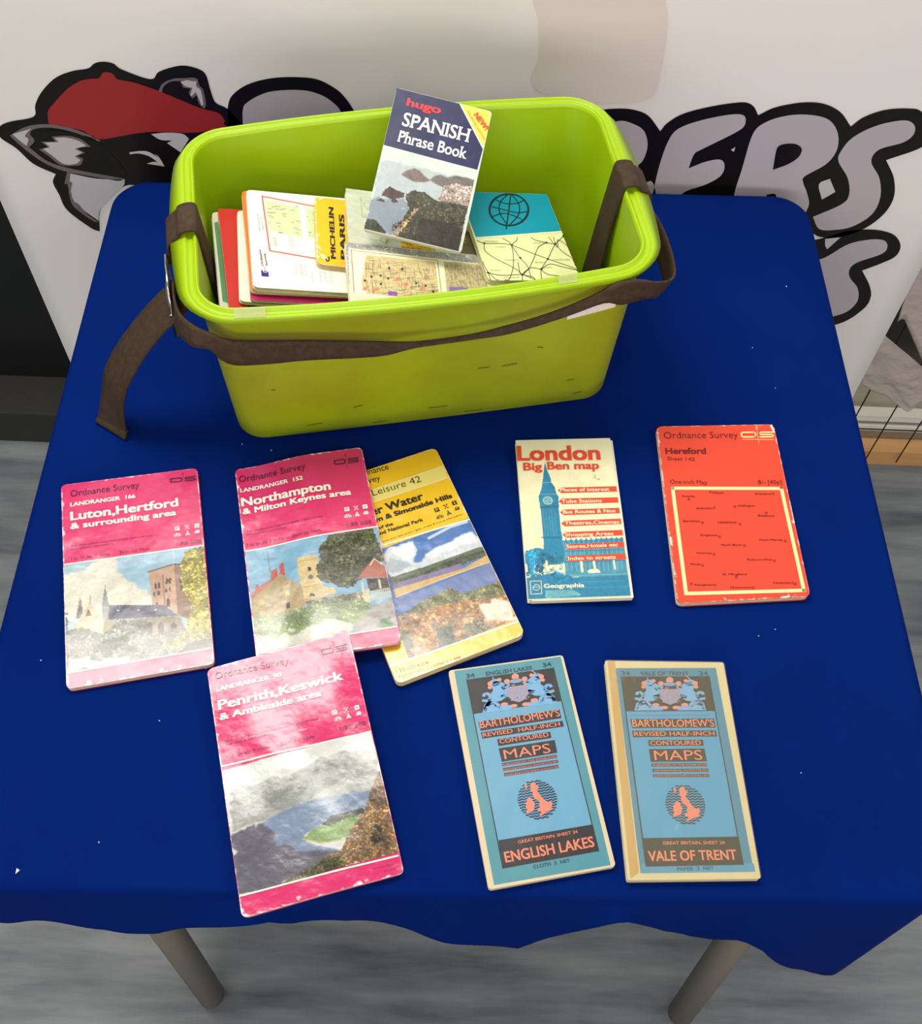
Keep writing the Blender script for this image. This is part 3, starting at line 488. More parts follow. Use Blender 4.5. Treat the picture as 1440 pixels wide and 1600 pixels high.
  ('line1',(245,240,215),0.01479,[(0.0091,0.5393),(1.1025,0.452)]),
  ('ring3',(8,52,50),[(0.2737,0.2081),(0.5618,0.0104),(0.7135,0.1964),(0.429,0.387)]),
  ('line1',(8,52,50),0.01479,[(0.5771,0.0212),(0.3841,0.4267)]),
  ('curve',(8,52,50),0.01268,[(0.5406,0.0224),(0.4223,0.1201),(0.3737,0.2428),(0.4073,0.3724)]),
  ('curve',(8,52,50),0.01268,[(0.59,0.0208),(0.6271,0.1364),(0.5786,0.2595),(0.4425,0.3781)]),
  ('curve',(8,52,50),0.01268,[(0.368,0.0772),(0.4714,0.1298),(0.5991,0.1261),(0.6929,0.0897)]),
  ('curve',(8,52,50),0.01268,[(0.2956,0.168),(0.444,0.208),(0.5802,0.2375),(0.7052,0.2188)]),
  ('curve',(8,52,50),0.01268,[(0.2815,0.2886),(0.4301,0.2479),(0.5603,0.2929),(0.6012,0.3247)]),
  ('curve',(70,68,52),0.00676,[(0.0169,0.5642),(0.0863,0.5965),(0.2671,0.5982),(0.3736,0.6135),(0.5408,0.6889),(0.7187,0.7643),(0.9171,0.8419),(1.0599,0.9035)]),
  ('curve',(70,68,52),0.00676,[(0.0863,0.5965),(0.0671,0.6838),(0.1493,0.7651),(0.2483,0.8256),(0.3371,0.8861),(0.3732,0.9366),(0.479,0.9666),(0.4906,1.017)]),
  ('curve',(70,68,52),0.00676,[(0.3736,0.6135),(0.3563,0.5759),(0.304,0.5387)]),
  ('curve',(70,68,52),0.00676,[(0.3736,0.6135),(0.4565,0.5532),(0.468,0.5212)]),
  ('curve',(70,68,52),0.00676,[(0.3736,0.6135),(0.3554,0.722),(0.2909,0.8864),(0.1672,1.0568)]),
  ('curve',(70,68,52),0.00676,[(0.3736,0.6135),(0.4155,0.7525),(0.4632,0.8447),(0.4588,0.9667)]),
  ('curve',(70,68,52),0.00676,[(0.7744,0.5804),(0.6641,0.6349),(0.5653,0.7615),(0.476,0.8651),(0.3792,0.9366),(0.3488,1.037)]),
  ('curve',(70,68,52),0.00676,[(0.7744,0.5804),(0.6542,0.5502),(0.6242,0.5187)]),
  ('curve',(70,68,52),0.00676,[(0.7744,0.5804),(0.8695,0.5897),(0.9843,0.5127),(1.0897,0.4893)]),
  ('curve',(70,68,52),0.00676,[(0.8695,0.5897),(0.7944,0.6755),(0.7187,0.7643),(0.601,0.8849),(0.5649,0.9968)]),
  ('curve',(70,68,52),0.00676,[(0.8695,0.5897),(0.9165,0.6847),(1.0265,0.7785),(1.0644,0.8411)]),
  ('curve',(70,68,52),0.00676,[(0.601,0.8849),(0.7171,0.8225),(0.8504,0.8527),(1.0599,0.9035)]),
  ('curve',(70,68,52),0.00676,[(0.601,0.8849),(0.4964,0.865),(0.3893,0.9366)]),
  ('curve',(70,68,52),0.00676,[(0.0182,0.9177),(0.1461,0.9473),(0.3732,0.9366)]),
  ('curve',(70,68,52),0.00676,[(0.0182,0.9177),(0.0603,0.9675),(0.092,1.0468),(0.1034,1.0705)]),
  ('curve',(70,68,52),0.00676,[(-0.0103,0.797),(0.0182,0.9177),(0.0137,1.0468)]),
  ('curve',(70,68,52),0.00676,[(0.3792,0.9366),(0.5082,0.9968),(0.6096,0.9967)]),
  ('curve',(70,68,52),0.00676,[(0.8695,0.5897),(0.8775,0.5145)]),
  ('curve',(70,68,52),0.00676,[(0.9928,0.5018),(1.0653,0.6298),(1.0649,0.7361)]),
  ('curve',(70,68,52),0.00676,[(0.8244,0.5154),(0.874,0.6322),(0.9181,0.5461),(0.9885,0.6094),(1.0055,0.6731)]),
  ('curve',(70,68,52),0.00676,[(0.601,0.8849),(0.6532,0.9357),(0.7995,0.9557)]),
  ('curve',(70,68,52),0.00676,[(0.3766,0.8043),(0.36,0.9063),(0.3792,0.9366)]),
  ('dot',(30,30,25),[(0.0863,0.5965)],0.01268),
  ('dot',(30,30,25),[(0.3777,0.6134)],0.01268),
  ('dot',(30,30,25),[(0.7744,0.5804)],0.01268),
  ('dot',(30,30,25),[(0.8678,0.594)],0.01268),
  ('dot',(30,30,25),[(0.4201,0.7566)],0.01268),
  ('dot',(30,30,25),[(0.7179,0.7664)],0.01268),
  ('dot',(30,30,25),[(0.0175,0.9197)],0.01268),
  ('dot',(30,30,25),[(0.3737,0.9407)],0.01268),
  ('dot',(30,30,25),[(0.6061,0.8767)],0.01268),
  ('dot',(30,30,25),[(0.9941,0.5039)],0.01268),
  ('dot',(30,30,25),[(1.0709,0.7212)],0.01268),
  ('T','Nottingham',(0.1005,0.5838),(0.2431,0.5796),(0.1059,0.567),(150,145,110),0),
  ('T','Leicester',(0.1944,0.645),(0.317,0.6414),(0.1999,0.6283),(150,145,110),0),
  ('T','Kettering',(0.6278,0.5931),(0.7543,0.5892),(0.6339,0.576),(150,145,110),0),
  ('T','Northampton',(0.2411,0.7889),(0.3934,0.7857),(0.2466,0.7725),(150,145,110),0),
  ('T','Bedford',(0.5665,0.8132),(0.6805,0.8103),(0.5724,0.7966),(150,145,110),0),
  ('T','Cambridge',(0.7747,0.7805),(0.964,0.7769),(0.781,0.7638),(150,145,110),0),
  ('T','Banbury',(0.0532,0.9016),(0.1628,0.8991),(0.0584,0.8855),(150,145,110),0),
  ('T','Oxford',(0.1647,0.9793),(0.3245,0.977),(0.1701,0.9633),(150,145,110),0),
  ('T','Luton',(0.6338,0.8683),(0.7273,0.8658),(0.6397,0.8519),(150,145,110),0),
  ('T','Aylesbury',(0.3093,1.0469),(0.4299,1.045),(0.3148,1.031),(150,145,110),0),
 ],
 'city': [
  ('R','photo',[(-0.0022,-0.0053),(0.8728,0.0194),(0.9114,0.5607),(0.0037,0.9514)]),
  ('base',(165,165,160),0.25),
  ('foliage',[(120,120,122),(200,198,190),(150,150,148),(225,222,210)],[(-0.0077,-0.0126),(0.8797,0.0117),(0.9216,0.587),(-0.0029,0.9795)],1500,0.00604),
  ('poly',(240,234,196),0.02,0,[(0.0202,0.0881),(0.8831,0.1302),(0.9193,0.6161),(-0.0006,0.9791)]),
  ('line',(70,65,50),0.00363,[(0.0376,0.1213),(0.5865,0.1439),(0.5793,0.6765)]),
  ('line',(70,65,50),0.00363,[(0.0376,0.1213),(0.0292,0.9594)]),
  ('poly',(208,190,140),0.08,0,[(0.1256,0.1714),(0.5665,0.1723),(0.5648,0.6797),(0.1001,0.931),(0.0779,0.6355),(0.0974,0.4354),(0.0797,0.2977)]),
  ('poly',(240,234,205),0.02,0,[(0.053,0.1463),(0.1256,0.1714),(0.1044,0.4054),(0.0779,0.6355),(0.1126,0.7653),(0.1001,0.931),(0.0371,0.9577)]),
  ('poly',(190,175,130),0.08,0,[(0.6254,0.1461),(0.87,0.1393),(0.9031,0.511),(0.6164,0.6543)]),
  ('streets',(95,88,65),0.00242,[(0.1179,0.2166),(0.5714,0.1916),(0.5675,0.637),(0.1137,0.874)],190),
  ('streets',(120,112,85),0.0029,[(0.6341,0.1616),(0.8686,0.1574),(0.8922,0.4933),(0.628,0.6236)],140),
  ('poly',(130,105,170),0.08,0,[(0.6358,0.5426),(0.7314,0.521),(0.7831,0.5607),(0.6331,0.6365)]),
  ('poly',(120,90,170),0.08,0,[(0.2458,0.6863),(0.2997,0.6964),(0.2941,0.8079),(0.2356,0.826)]),
  ('poly',(225,70,110),0.08,0,[(0.2632,0.7322),(0.2866,0.727),(0.2835,0.7883),(0.2602,0.7933)]),
  ('poly',(225,130,100),0.1,0,[(0.2993,0.4725),(0.3278,0.4659),(0.3251,0.5173),(0.2967,0.5239)]),
  ('poly',(225,130,100),0.1,0,[(0.3459,0.5464),(0.3744,0.5398),(0.3717,0.5911),(0.3432,0.5975)]),
  ('poly',(225,130,100),0.1,0,[(0.4525,0.5784),(0.4812,0.5719),(0.4782,0.6232),(0.4495,0.6296)]),
  ('poly',(225,130,100),0.1,0,[(0.1595,0.6585),(0.1873,0.6523),(0.1851,0.7026),(0.1573,0.7088)]),
  ('poly',(225,130,100),0.1,0,[(0.3387,0.7294),(0.3669,0.7232),(0.3642,0.7735),(0.336,0.7796)]),
  ('poly',(225,130,100),0.1,0,[(0.0881,0.6663),(0.1158,0.6601),(0.1137,0.7102),(0.0861,0.7164)]),
  ('poly',(225,130,100),0.1,0,[(0.3969,0.7304),(0.4253,0.7242),(0.4225,0.7747),(0.3941,0.7808)]),
  ('poly',(225,130,100),0.1,0,[(0.1281,0.8029),(0.1557,0.7969),(0.1535,0.8465),(0.126,0.8524)]),
  ('poly',(60,55,45),0.1,0,[(0.2595,0.3254),(0.2738,0.322),(0.2721,0.3567),(0.2579,0.3601)]),
  ('poly',(60,55,45),0.1,0,[(0.3424,0.3198),(0.3568,0.3163),(0.3549,0.3512),(0.3406,0.3546)]),
  ('poly',(60,55,45),0.1,0,[(0.1417,0.4812),(0.1558,0.4779),(0.1543,0.512),(0.1403,0.5153)]),
  ('poly',(60,55,45),0.1,0,[(0.2009,0.4532),(0.2151,0.4499),(0.2135,0.4841),(0.1994,0.4874)]),
  ('poly',(60,55,45),0.1,0,[(0.2461,0.4849),(0.2602,0.4816),(0.2586,0.5158),(0.2444,0.5191)]),
  ('poly',(60,55,45),0.1,0,[(0.0984,0.553),(0.1124,0.5497),(0.111,0.5835),(0.0971,0.5867)]),
  ('poly',(60,55,45),0.1,0,[(0.4206,0.5151),(0.435,0.5118),(0.433,0.5462),(0.4187,0.5495)]),
  ('poly',(60,55,45),0.1,0,[(0.4781,0.5444),(0.4925,0.5411),(0.4905,0.5754),(0.4761,0.5787)]),
  ('poly',(60,55,45),0.1,0,[(0.5211,0.6192),(0.5355,0.616),(0.5334,0.6502),(0.519,0.6534)]),
  ('poly',(60,55,45),0.1,0,[(0.1952,0.5809),(0.2092,0.5777),(0.2077,0.6115),(0.1937,0.6147)]),
 ],
 'grey': [
  ('R','photo',[(-0.0036,-0.0047),(0.8293,-0.0267),(0.9007,0.775),(-0.0006,0.7852)]),
  ('base',(205,212,188),0.04),
  ('line',(130,165,125),0.0039,[(0.1022,0.0853),(0.1683,0.0866),(0.1631,0.3701),(0.103,0.4001),(0.1022,0.0853)]),
  ('streets',(140,150,125),0.0039,[(0.1045,0.0903),(0.1683,0.0866),(0.1631,0.3701),(0.1055,0.3994)],8),
  ('streets',(95,95,80),0.0039,[(0.1222,0.6144),(0.2722,0.6032),(0.2652,0.7538),(0.1401,0.7848)],16),
  ('poly',(215,165,40),0.15,0.0,[(0.3445,0.6666),(0.5988,0.6575),(0.5716,0.7865),(0.3509,0.7864)]),
  ('foliage',[(225,180,60),(180,130,30)],[(0.3445,0.6666),(0.5988,0.6575),(0.5716,0.7865),(0.3509,0.7864)],60,0.0104),
  ('poly',(215,218,210),0.1,0,[(0.2697,0.6583),(0.3467,0.6714),(0.3488,0.7789),(0.2635,0.7891)]),
  ('poly',(130,125,85),0.12,0,[(0.786,0.3878),(0.8736,0.4497),(0.8763,0.7536),(0.7202,0.764)]),
  ('foliage',[(200,170,50),(160,140,60)],[(0.7798,0.4737),(0.8178,0.4919),(0.7986,0.663),(0.7523,0.6743)],30,0.0104),
 ],
 'os': [
  ('line1',(222,92,60),0.00677,[(0.3474,0.1216),(0.0783,0.0597),(0.0936,0.6289),(0.3261,0.6779)]),
  ('poly0',(206,218,168),[(0.0899,0.0947),(0.2619,0.1404),(0.2629,0.4663),(0.1013,0.4259)]),
  ('poly0',(206,218,168),[(0.2947,0.1421),(0.3564,0.1573),(0.3524,0.4742),(0.2957,0.4565)]),
  ('poly0',(235,225,190),[(0.1095,0.4836),(0.1304,0.4876),(0.1298,0.5828),(0.1089,0.5787)]),
  ('poly0',(58,42,120),[(0.0428,0.8294),(0.0781,0.8357),(0.0785,0.8914),(0.0432,0.8906)]),
  ('ring',(235,235,240),[(0.0631,0.835)],0.01054),
  ('line1',(200,50,60),0.00301,[(0.0574,0.8049),(0.0731,0.8252)]),
  ('T','Ordnance',(0.0568,0.7867),(0.0492,0.627),(0.0458,0.7922),(60,50,80),0.01),
  ('T','Survey',(0.0775,0.7838),(0.0702,0.6583),(0.0665,0.7898),(60,50,80),0.01),
  ('T','Map extent of',(0.055,0.441),(0.0515,0.2548),(0.048,0.4439),(130,120,120),0),
  ('T','Explorer OL7',(0.0727,0.4188),(0.0674,0.2671),(0.0657,0.4223),(130,120,120),0),
  ('line1',(120,130,95),0.00226,[(0.1335,0.1594),(0.1479,0.1592)]),
  ('line1',(120,130,95),0.00226,[(0.1012,0.2632),(0.1244,0.2712)]),
  ('line1',(120,130,95),0.00226,[(0.2204,0.1829),(0.2374,0.1842)]),
  ('line1',(120,130,95),0.00226,[(0.1229,0.1624),(0.1334,0.1747)]),
  ('line1',(120,130,95),0.00226,[(0.2216,0.3737),(0.2431,0.373)]),
  ('line1',(120,130,95),0.00226,[(0.1383,0.3298),(0.158,0.3393)]),
  ('line1',(120,130,95),0.00226,[(0.2421,0.1341),(0.2601,0.1412)]),
  ('line1',(120,130,95),0.00226,[(0.1775,0.1761),(0.1934,0.1746)]),
  ('line1',(120,130,95),0.00226,[(0.2382,0.3899),(0.2551,0.3916)]),
  ('line1',(120,130,95),0.00226,[(0.2387,0.2948),(0.2615,0.3038)]),
  ('line1',(120,130,95),0.00226,[(0.1743,0.2543),(0.1921,0.2577)]),
  ('line1',(120,130,95),0.00226,[(0.1182,0.2286),(0.1401,0.2254)]),
  ('line1',(120,130,95),0.00226,[(0.0949,0.3371),(0.1067,0.3431)]),
  ('line1',(120,130,95),0.00226,[(0.1692,0.2319),(0.1945,0.2304)]),
  ('line1',(120,130,95),0.00226,[(0.1616,0.1872),(0.1802,0.1881)]),
  ('line1',(120,130,95),0.00226,[(0.1441,0.3675),(0.1567,0.3738)]),
  ('line1',(120,130,95),0.00226,[(0.2459,0.1382),(0.2542,0.1402)]),
  ('line1',(120,130,95),0.00226,[(0.214,0.3131),(0.2253,0.3162)]),
  ('line1',(120,130,95),0.00226,[(0.1188,0.2788),(0.1263,0.288)]),
  ('line1',(120,130,95),0.00226,[(0.2303,0.4199),(0.25,0.431)]),
  ('line1',(120,130,95),0.00226,[(0.0947,0.2276),(0.1188,0.2351)]),
  ('line1',(120,130,95),0.00226,[(0.1503,0.4294),(0.168,0.4387)]),
  ('line1',(120,130,95),0.00226,[(0.1418,0.1871),(0.157,0.1864)]),
  ('line1',(120,130,95),0.00226,[(0.1453,0.4362),(0.1583,0.4341)]),
  ('line1',(120,130,95),0.00226,[(0.1007,0.1873),(0.1219,0.189)]),
  ('line1',(120,130,95),0.00226,[(0.1427,0.1558),(0.1675,0.1578)]),
  ('line1',(120,130,95),0.00226,[(0.3088,0.1866),(0.313,0.1874)]),
  ('line1',(120,130,95),0.00226,[(0.3282,0.2075),(0.3321,0.2113)]),
  ('line1',(120,130,95),0.00226,[(0.2967,0.4379),(0.3014,0.4418)]),
  ('line1',(120,130,95),0.00226,[(0.3286,0.2771),(0.3429,0.279)]),
  ('line1',(120,130,95),0.00226,[(0.305,0.2815),(0.3089,0.2847)]),
  ('line1',(120,130,95),0.00226,[(0.2983,0.4093),(0.3108,0.4117)]),
  ('line1',(120,130,95),0.00226,[(0.2981,0.241),(0.3043,0.2418)]),
  ('line1',(120,130,95),0.00226,[(0.2978,0.4042),(0.303,0.4038)]),
  ('line1',(120,130,95),0.00226,[(0.333,0.3179),(0.3474,0.3192)]),
  ('line1',(120,130,95),0.00226,[(0.3304,0.3419),(0.3424,0.3466)]),
  ('line1',(150,140,130),0.00188,[(0.1201,0.4819),(0.1255,0.5834)]),
  ('line1',(150,140,130),0.00188,[(0.1272,0.4808),(0.1326,0.5823)]),
  ('line1',(150,140,130),0.00188,[(0.195,0.4698),(0.1999,0.5719)]),
  ('line1',(150,140,130),0.00188,[(0.2036,0.4684),(0.2085,0.5706)]),
  ('line1',(150,140,130),0.00188,[(0.2122,0.4671),(0.217,0.5693)]),
  ('line1',(150,140,130),0.00188,[(0.2132,0.7431),(0.2169,0.8629)]),
  ('line1',(150,140,130),0.00188,[(0.2344,0.7401),(0.2379,0.8601)]),
  ('line1',(150,140,130),0.00188,[(0.2414,0.7391),(0.2449,0.8591)]),
  ('line1',(150,140,130),0.00188,[(0.2591,0.7365),(0.2625,0.8567)]),
  ('line1',(150,140,130),0.00188,[(0.3297,0.798),(0.3324,0.9177)]),
  ('line1',(150,140,130),0.00188,[(0.3547,0.7945),(0.3572,0.9144)]),
  ('line1',(150,140,130),0.00188,[(0.3833,0.7905),(0.3856,0.9107)]),
  ('line1',(150,140,130),0.00188,[(0.2906,0.8034),(0.2937,0.9227)]),
 ],
 'mich': [
  ('T','MICHELIN',(0.1524,0.8977),(0.1521,0.1456),(0.1136,0.9093),(30,30,25),0.03),
  ('T','PARIS',(0.2349,0.8867),(0.2367,0.2388),(0.1934,0.8991),(30,30,25),0.03),
  ('curve',(30,30,25),0.01081,[(0.0727,0.9143),(0.0809,0.947),(0.0972,0.9295),(0.0962,0.879)]),
  ('poly0',(225,215,175),[(0.0179,0.8344),(0.0682,0.8645),(0.0786,0.903),(0.0717,0.9549),(0.0445,0.91)]),
 ],
 'lowmap': [
  ('T','8',(0.0042,0.233),(0.0096,0.1389),(-0.0004,0.2319),(150,150,120),0),
  ('R','photo',[(0.0021,0.009),(0.4819,-0.1204),(0.4682,0.2055),(-0.0054,0.3506)]),
  ('base',(225,218,190),0.06),
  ('streets',(130,125,105),0.00364,[(0.1176,0.0035),(0.4813,-0.1059),(0.4692,0.1817),(0.1138,0.2853)],60),
  ('foliage',[(170,185,80),(205,200,120)],[(0.2422,0.0061),(0.3697,-0.0392),(0.3612,0.1754),(0.2403,0.2184)],25,0.01455),
  ('foliage',[(225,190,180),(210,170,160)],[(0.0931,0.0312),(0.1887,0.0057),(0.1815,0.2044),(0.0977,0.2413)],16,0.0097),
 ],
 'redbook': [
  ('poly0',(25,15,15),[(0.142,0.8493),(0.3069,0.854),(0.2905,0.9818),(0.1363,0.98)]),
 ],
 'green': [
  ('poly0',(92,152,98),[(0.0114,0.1121),(0.0419,0.1021),(0.0986,0.9295),(0.0221,0.8995)]),
 ],
}
LOGO = [
  ((240,228,218),0,[(0.0553,0.3173),(0.0601,0.2537),(0.0665,0.236),(0.0707,0.2084),(0.0722,0.1772),(0.0657,0.1519),(0.0701,0.1368),(0.0879,0.1272),(0.1406,0.1179),(0.1834,0.12),(0.2042,0.125),(0.2165,0.1413),(0.2174,0.1913),(0.214,0.2336),(0.2073,0.2603),(0.1963,0.3233)]),
  ((22,14,12),1,[(-0.5997,0.0443),(-0.5841,0.0531),(-0.5514,0.0627),(-0.5438,0.0813),(-0.5293,0.1024),(-0.5068,0.1234),(-0.4835,0.1342),(-0.464,0.1388),(-0.454,0.1465),(-0.4432,0.1494),(-0.4316,0.1475),(-0.4234,0.1395),(-0.3916,0.1269),(-0.3792,0.138),(-0.3594,0.1462),(-0.3448,0.1485),(-0.3295,0.144),(-0.3228,0.1358),(-0.3212,0.115),(-0.318,0.0962),(-0.3058,0.0879),(-0.2955,0.0728),(-0.2896,0.0545),(-0.3267,0.0085),(-0.3778,-0.0318),(-0.4263,-0.0493),(-0.4622,-0.0482),(-0.5042,-0.0904),(-0.5179,-0.1362),(-0.5282,-0.1302),(-0.5525,-0.0977),(-0.5559,-0.0683),(-0.558,-0.0472),(-0.5503,-0.032),(-0.5746,-0.0158),(-0.5891,0.0091),(-0.605,0.0277)]),
  ((166,46,44),2,[(-0.5351,0.0529),(-0.5308,0.0716),(-0.5196,0.0851),(-0.4968,0.1078),(-0.4792,0.1198),(-0.4658,0.1241),(-0.4541,0.1259),(-0.4471,0.1336),(-0.4406,0.1351),(-0.4351,0.1329),(-0.4308,0.1251),(-0.4132,0.1217),(-0.3829,0.1095),(-0.3393,0.0875),(-0.3174,0.0808),(-0.3107,0.0694),(-0.3126,0.064),(-0.3092,0.0588),(-0.3526,0.0478),(-0.4129,0.0456),(-0.4765,0.0309),(-0.4929,0.0429),(-0.5088,0.0475)]),
  ((205,200,202),2,[(-0.5336,-0.0282),(-0.5042,-0.0355),(-0.4822,-0.0373),(-0.4594,-0.0361),(-0.4645,-0.0483),(-0.5042,-0.0904),(-0.5137,-0.1148),(-0.5254,-0.101),(-0.5396,-0.0845),(-0.5385,-0.0674),(-0.539,-0.0522)]),
  ((120,105,108),3,[(-0.5328,-0.0252),(-0.5287,-0.0265),(-0.5349,-0.043),(-0.5312,-0.0458),(-0.538,-0.0613),(-0.5384,-0.0797),(-0.5338,-0.0842),(-0.5259,-0.1026),(-0.5141,-0.1164),(-0.5199,-0.1161),(-0.531,-0.1045),(-0.5417,-0.0877),(-0.5415,-0.0676),(-0.5378,-0.0477),(-0.5428,-0.0479)]),
  ((120,105,108),2,[(-0.591,0.0312),(-0.5671,0.0459),(-0.5461,0.0515),(-0.5249,0.0513),(-0.503,0.0451),(-0.4823,0.0339),(-0.4752,0.0274),(-0.4835,0.0289),(-0.5045,0.0396),(-0.5305,0.0464),(-0.5548,0.0438),(-0.5638,0.0353),(-0.5616,0.0244),(-0.5716,0.0128),(-0.5549,-0.009),(-0.5312,-0.0193),(-0.5019,-0.0265),(-0.4591,-0.0346),(-0.4691,-0.039),(-0.4992,-0.0337),(-0.5373,-0.0255),(-0.5603,-0.0121),(-0.5767,0.0069),(-0.587,0.0231)]),
  ((205,200,202),3,[(-0.5868,0.0341),(-0.5601,0.0441),(-0.5712,0.0322),(-0.5685,0.0268),(-0.5741,0.0155),(-0.5804,0.0235)]),
  ((22,14,12),2,[(-0.5594,0.0245),(-0.5473,0.0402),(-0.5295,0.0424),(-0.5048,0.0382),(-0.4778,0.0259),(-0.456,-0.0212),(-0.4629,-0.0318),(-0.4974,-0.0263),(-0.5308,-0.0178),(-0.5533,-0.0032),(-0.5628,0.0132)]),
  ((120,105,108),3,[(-0.5532,0.0235),(-0.5345,0.0244),(-0.5366,0.0325),(-0.5165,0.0349),(-0.5005,0.0303),(-0.4905,0.0183),(-0.5108,0.0159),(-0.5008,0.008),(-0.5123,0.0018),(-0.5056,-0.0022),(-0.5116,-0.0125),(-0.5212,-0.0153),(-0.5388,-0.0145),(-0.5502,-0.0002),(-0.5598,0.0106),(-0.5461,0.0141)]),
  ((205,200,202),4,[(-0.5491,0.0228),(-0.5301,0.0246),(-0.5337,0.0313),(-0.5173,0.0322),(-0.5034,0.0274),(-0.4955,0.02),(-0.5122,0.0144),(-0.504,0.0084),(-0.5157,0.0016),(-0.5095,-0.0044),(-0.518,-0.0114),(-0.5337,-0.0122),(-0.5453,0.0015),(-0.5543,0.0123),(-0.5435,0.0156)]),
  ((120,105,108),3,[(-0.3847,0.1107),(-0.3773,0.1222),(-0.3625,0.1298),(-0.3459,0.1316),(-0.3396,0.1326),(-0.3339,0.1304),(-0.3334,0.1219),(-0.3295,0.1146),(-0.33,0.0931),(-0.3332,0.0865),(-0.3382,0.094),(-0.3391,0.1066),(-0.3452,0.1013),(-0.348,0.1087),(-0.3446,0.1164),(-0.3537,0.1172),(-0.3549,0.127),(-0.3675,0.1251),(-0.3772,0.1173),(-0.3809,0.1091)]),
  ((205,200,202),4,[(-0.3551,0.1257),(-0.3464,0.1291),(-0.3415,0.1276),(-0.3354,0.1279),(-0.3367,0.1205),(-0.3326,0.1144),(-0.3329,0.0942),(-0.3355,0.0915),(-0.3374,0.1042),(-0.3392,0.1116),(-0.3456,0.105),(-0.3462,0.1075),(-0.3423,0.1177),(-0.3501,0.1198)]),
  ((205,200,202),2,[(-0.4082,0.0426),(-0.3893,0.0459),(-0.368,0.0451),(-0.3609,0.0373),(-0.3759,0.0144),(-0.3905,0.029),(-0.3831,0.0335),(-0.3981,0.0341)]),
  ((205,200,202),3,[(-0.4424,0.0116),(-0.4282,0.0145),(-0.4175,0.0137),(-0.4063,0.0044),(-0.4104,0.0112),(-0.4052,0.0044),(-0.4015,-0.0103),(-0.424,-0.0065),(-0.4156,-0.0032),(-0.4089,-0.0029),(-0.419,0.0066),(-0.4314,0.0102),(-0.4428,0.0082)]),
  ((22,14,12),1,[(-0.3078,0.0612),(-0.3032,0.0914),(-0.2942,0.1093),(-0.2732,0.1255),(-0.2439,0.1355),(-0.2127,0.1385),(-0.1882,0.1359),(-0.1674,0.123),(-0.1559,0.1083),(-0.146,0.0873),(-0.1123,0.0016),(-0.3184,-0.0091)]),
  ((196,186,190),2,[(-0.2892,0.0601),(-0.2855,0.0864),(-0.2784,0.0985),(-0.256,0.113),(-0.2334,0.1187),(-0.2083,0.1199),(-0.1899,0.1155),(-0.175,0.1055),(-0.1636,0.0865),(-0.1588,0.0079),(-0.2975,0.0008)]),
  ((22,14,12),1,[(0.1086,0.0894),(0.1481,0.106),(0.1738,0.1109),(0.1944,0.1101),(0.2133,0.102),(0.232,0.0788),(0.2386,0.0922),(0.2563,0.1077),(0.2889,0.1202),(0.3221,0.1275),(0.3362,0.1232),(0.3463,0.1093),(0.3641,0.1221),(0.3937,0.1307),(0.4198,0.1302),(0.4435,0.1188),(0.4626,0.0978),(0.4745,0.1131),(0.4968,0.125),(0.5246,0.1282),(0.5408,0.1236),(0.5681,0.0975),(0.5602,0.0707),(0.5231,0.0474),(0.5429,0.0184),(0.5541,-0.0143),(0.5512,-0.0446),(0.5344,-0.0723),(0.5072,-0.0897),(0.4798,-0.0913),(0.4556,-0.0812),(0.2122,-0.0947),(0.1717,-0.0348)]),
  ((196,186,190),2,[(0.1626,0.0847),(0.1793,0.0929),(0.1945,0.09),(0.211,0.0796),(0.2196,0.0572),(0.2182,0.0336),(0.2109,0.0213),(0.1923,-0.0001)]),
  ((196,186,190),2,[(0.2246,-0.0067),(0.2333,-0.0021),(0.238,-0.008),(0.2444,-0.0309),(0.2331,-0.0401)]),
  ((196,186,190),2,[(0.2397,-0.0312),(0.24,0.0228),(0.2447,0.0661),(0.2546,0.0855),(0.2814,0.0998),(0.3146,0.1095),(0.3296,0.1077),(0.333,0.0932),(0.3239,0.0815),(0.2879,0.0529),(0.2804,0.0447),(0.2779,0.0215),(0.2979,0.0338),(0.3154,0.0379),(0.323,0.0271),(0.3212,0.0108),(0.3057,-0.0044),(0.2778,-0.0227),(0.2838,-0.0548),(0.2391,-0.0572)]),
  ((196,186,190),2,[(0.3465,-0.0254),(0.3461,0.0243),(0.3464,0.0808),(0.358,0.1),(0.3815,0.111),(0.4072,0.1134),(0.4324,0.1073),(0.4494,0.0878),(0.4565,0.0615),(0.45,0.0377),(0.4286,0.0156),(0.4302,0.0042),(0.4394,-0.012),(0.4481,-0.0372),(0.4347,-0.0643),(0.3579,-0.0685)]),
  ((22,14,12),3,[(0.3853,0.0251),(0.3816,0.0597),(0.3873,0.0669),(0.4019,0.0684),(0.4123,0.0612),(0.4121,0.0476),(0.4017,0.0352)]),
  ((22,14,12),3,[(0.3874,-0.0177),(0.3979,-0.0155),(0.4028,-0.0224),(0.3919,-0.023)]),
  ((205,200,202),3,[(0.3248,0.0548),(0.3294,0.0597),(0.3293,0.0519)]),
  ((205,200,202),3,[(0.4505,0.004),(0.4616,0.0141),(0.4754,-0.008),(0.4619,-0.0222)]),
  ((196,186,190),2,[(0.4593,-0.0541),(0.4892,-0.0306),(0.4949,-0.0133),(0.4845,0.0153),(0.4644,0.0424),(0.4621,0.058),(0.4699,0.0813),(0.4931,0.1012),(0.5221,0.1107),(0.5373,0.1052),(0.5425,0.0906),(0.534,0.077),(0.5084,0.0642),(0.5052,0.0445),(0.5246,0.0174),(0.5365,-0.0153),(0.5354,-0.0455),(0.5171,-0.0687),(0.4935,-0.0768),(0.4736,-0.0756)]),
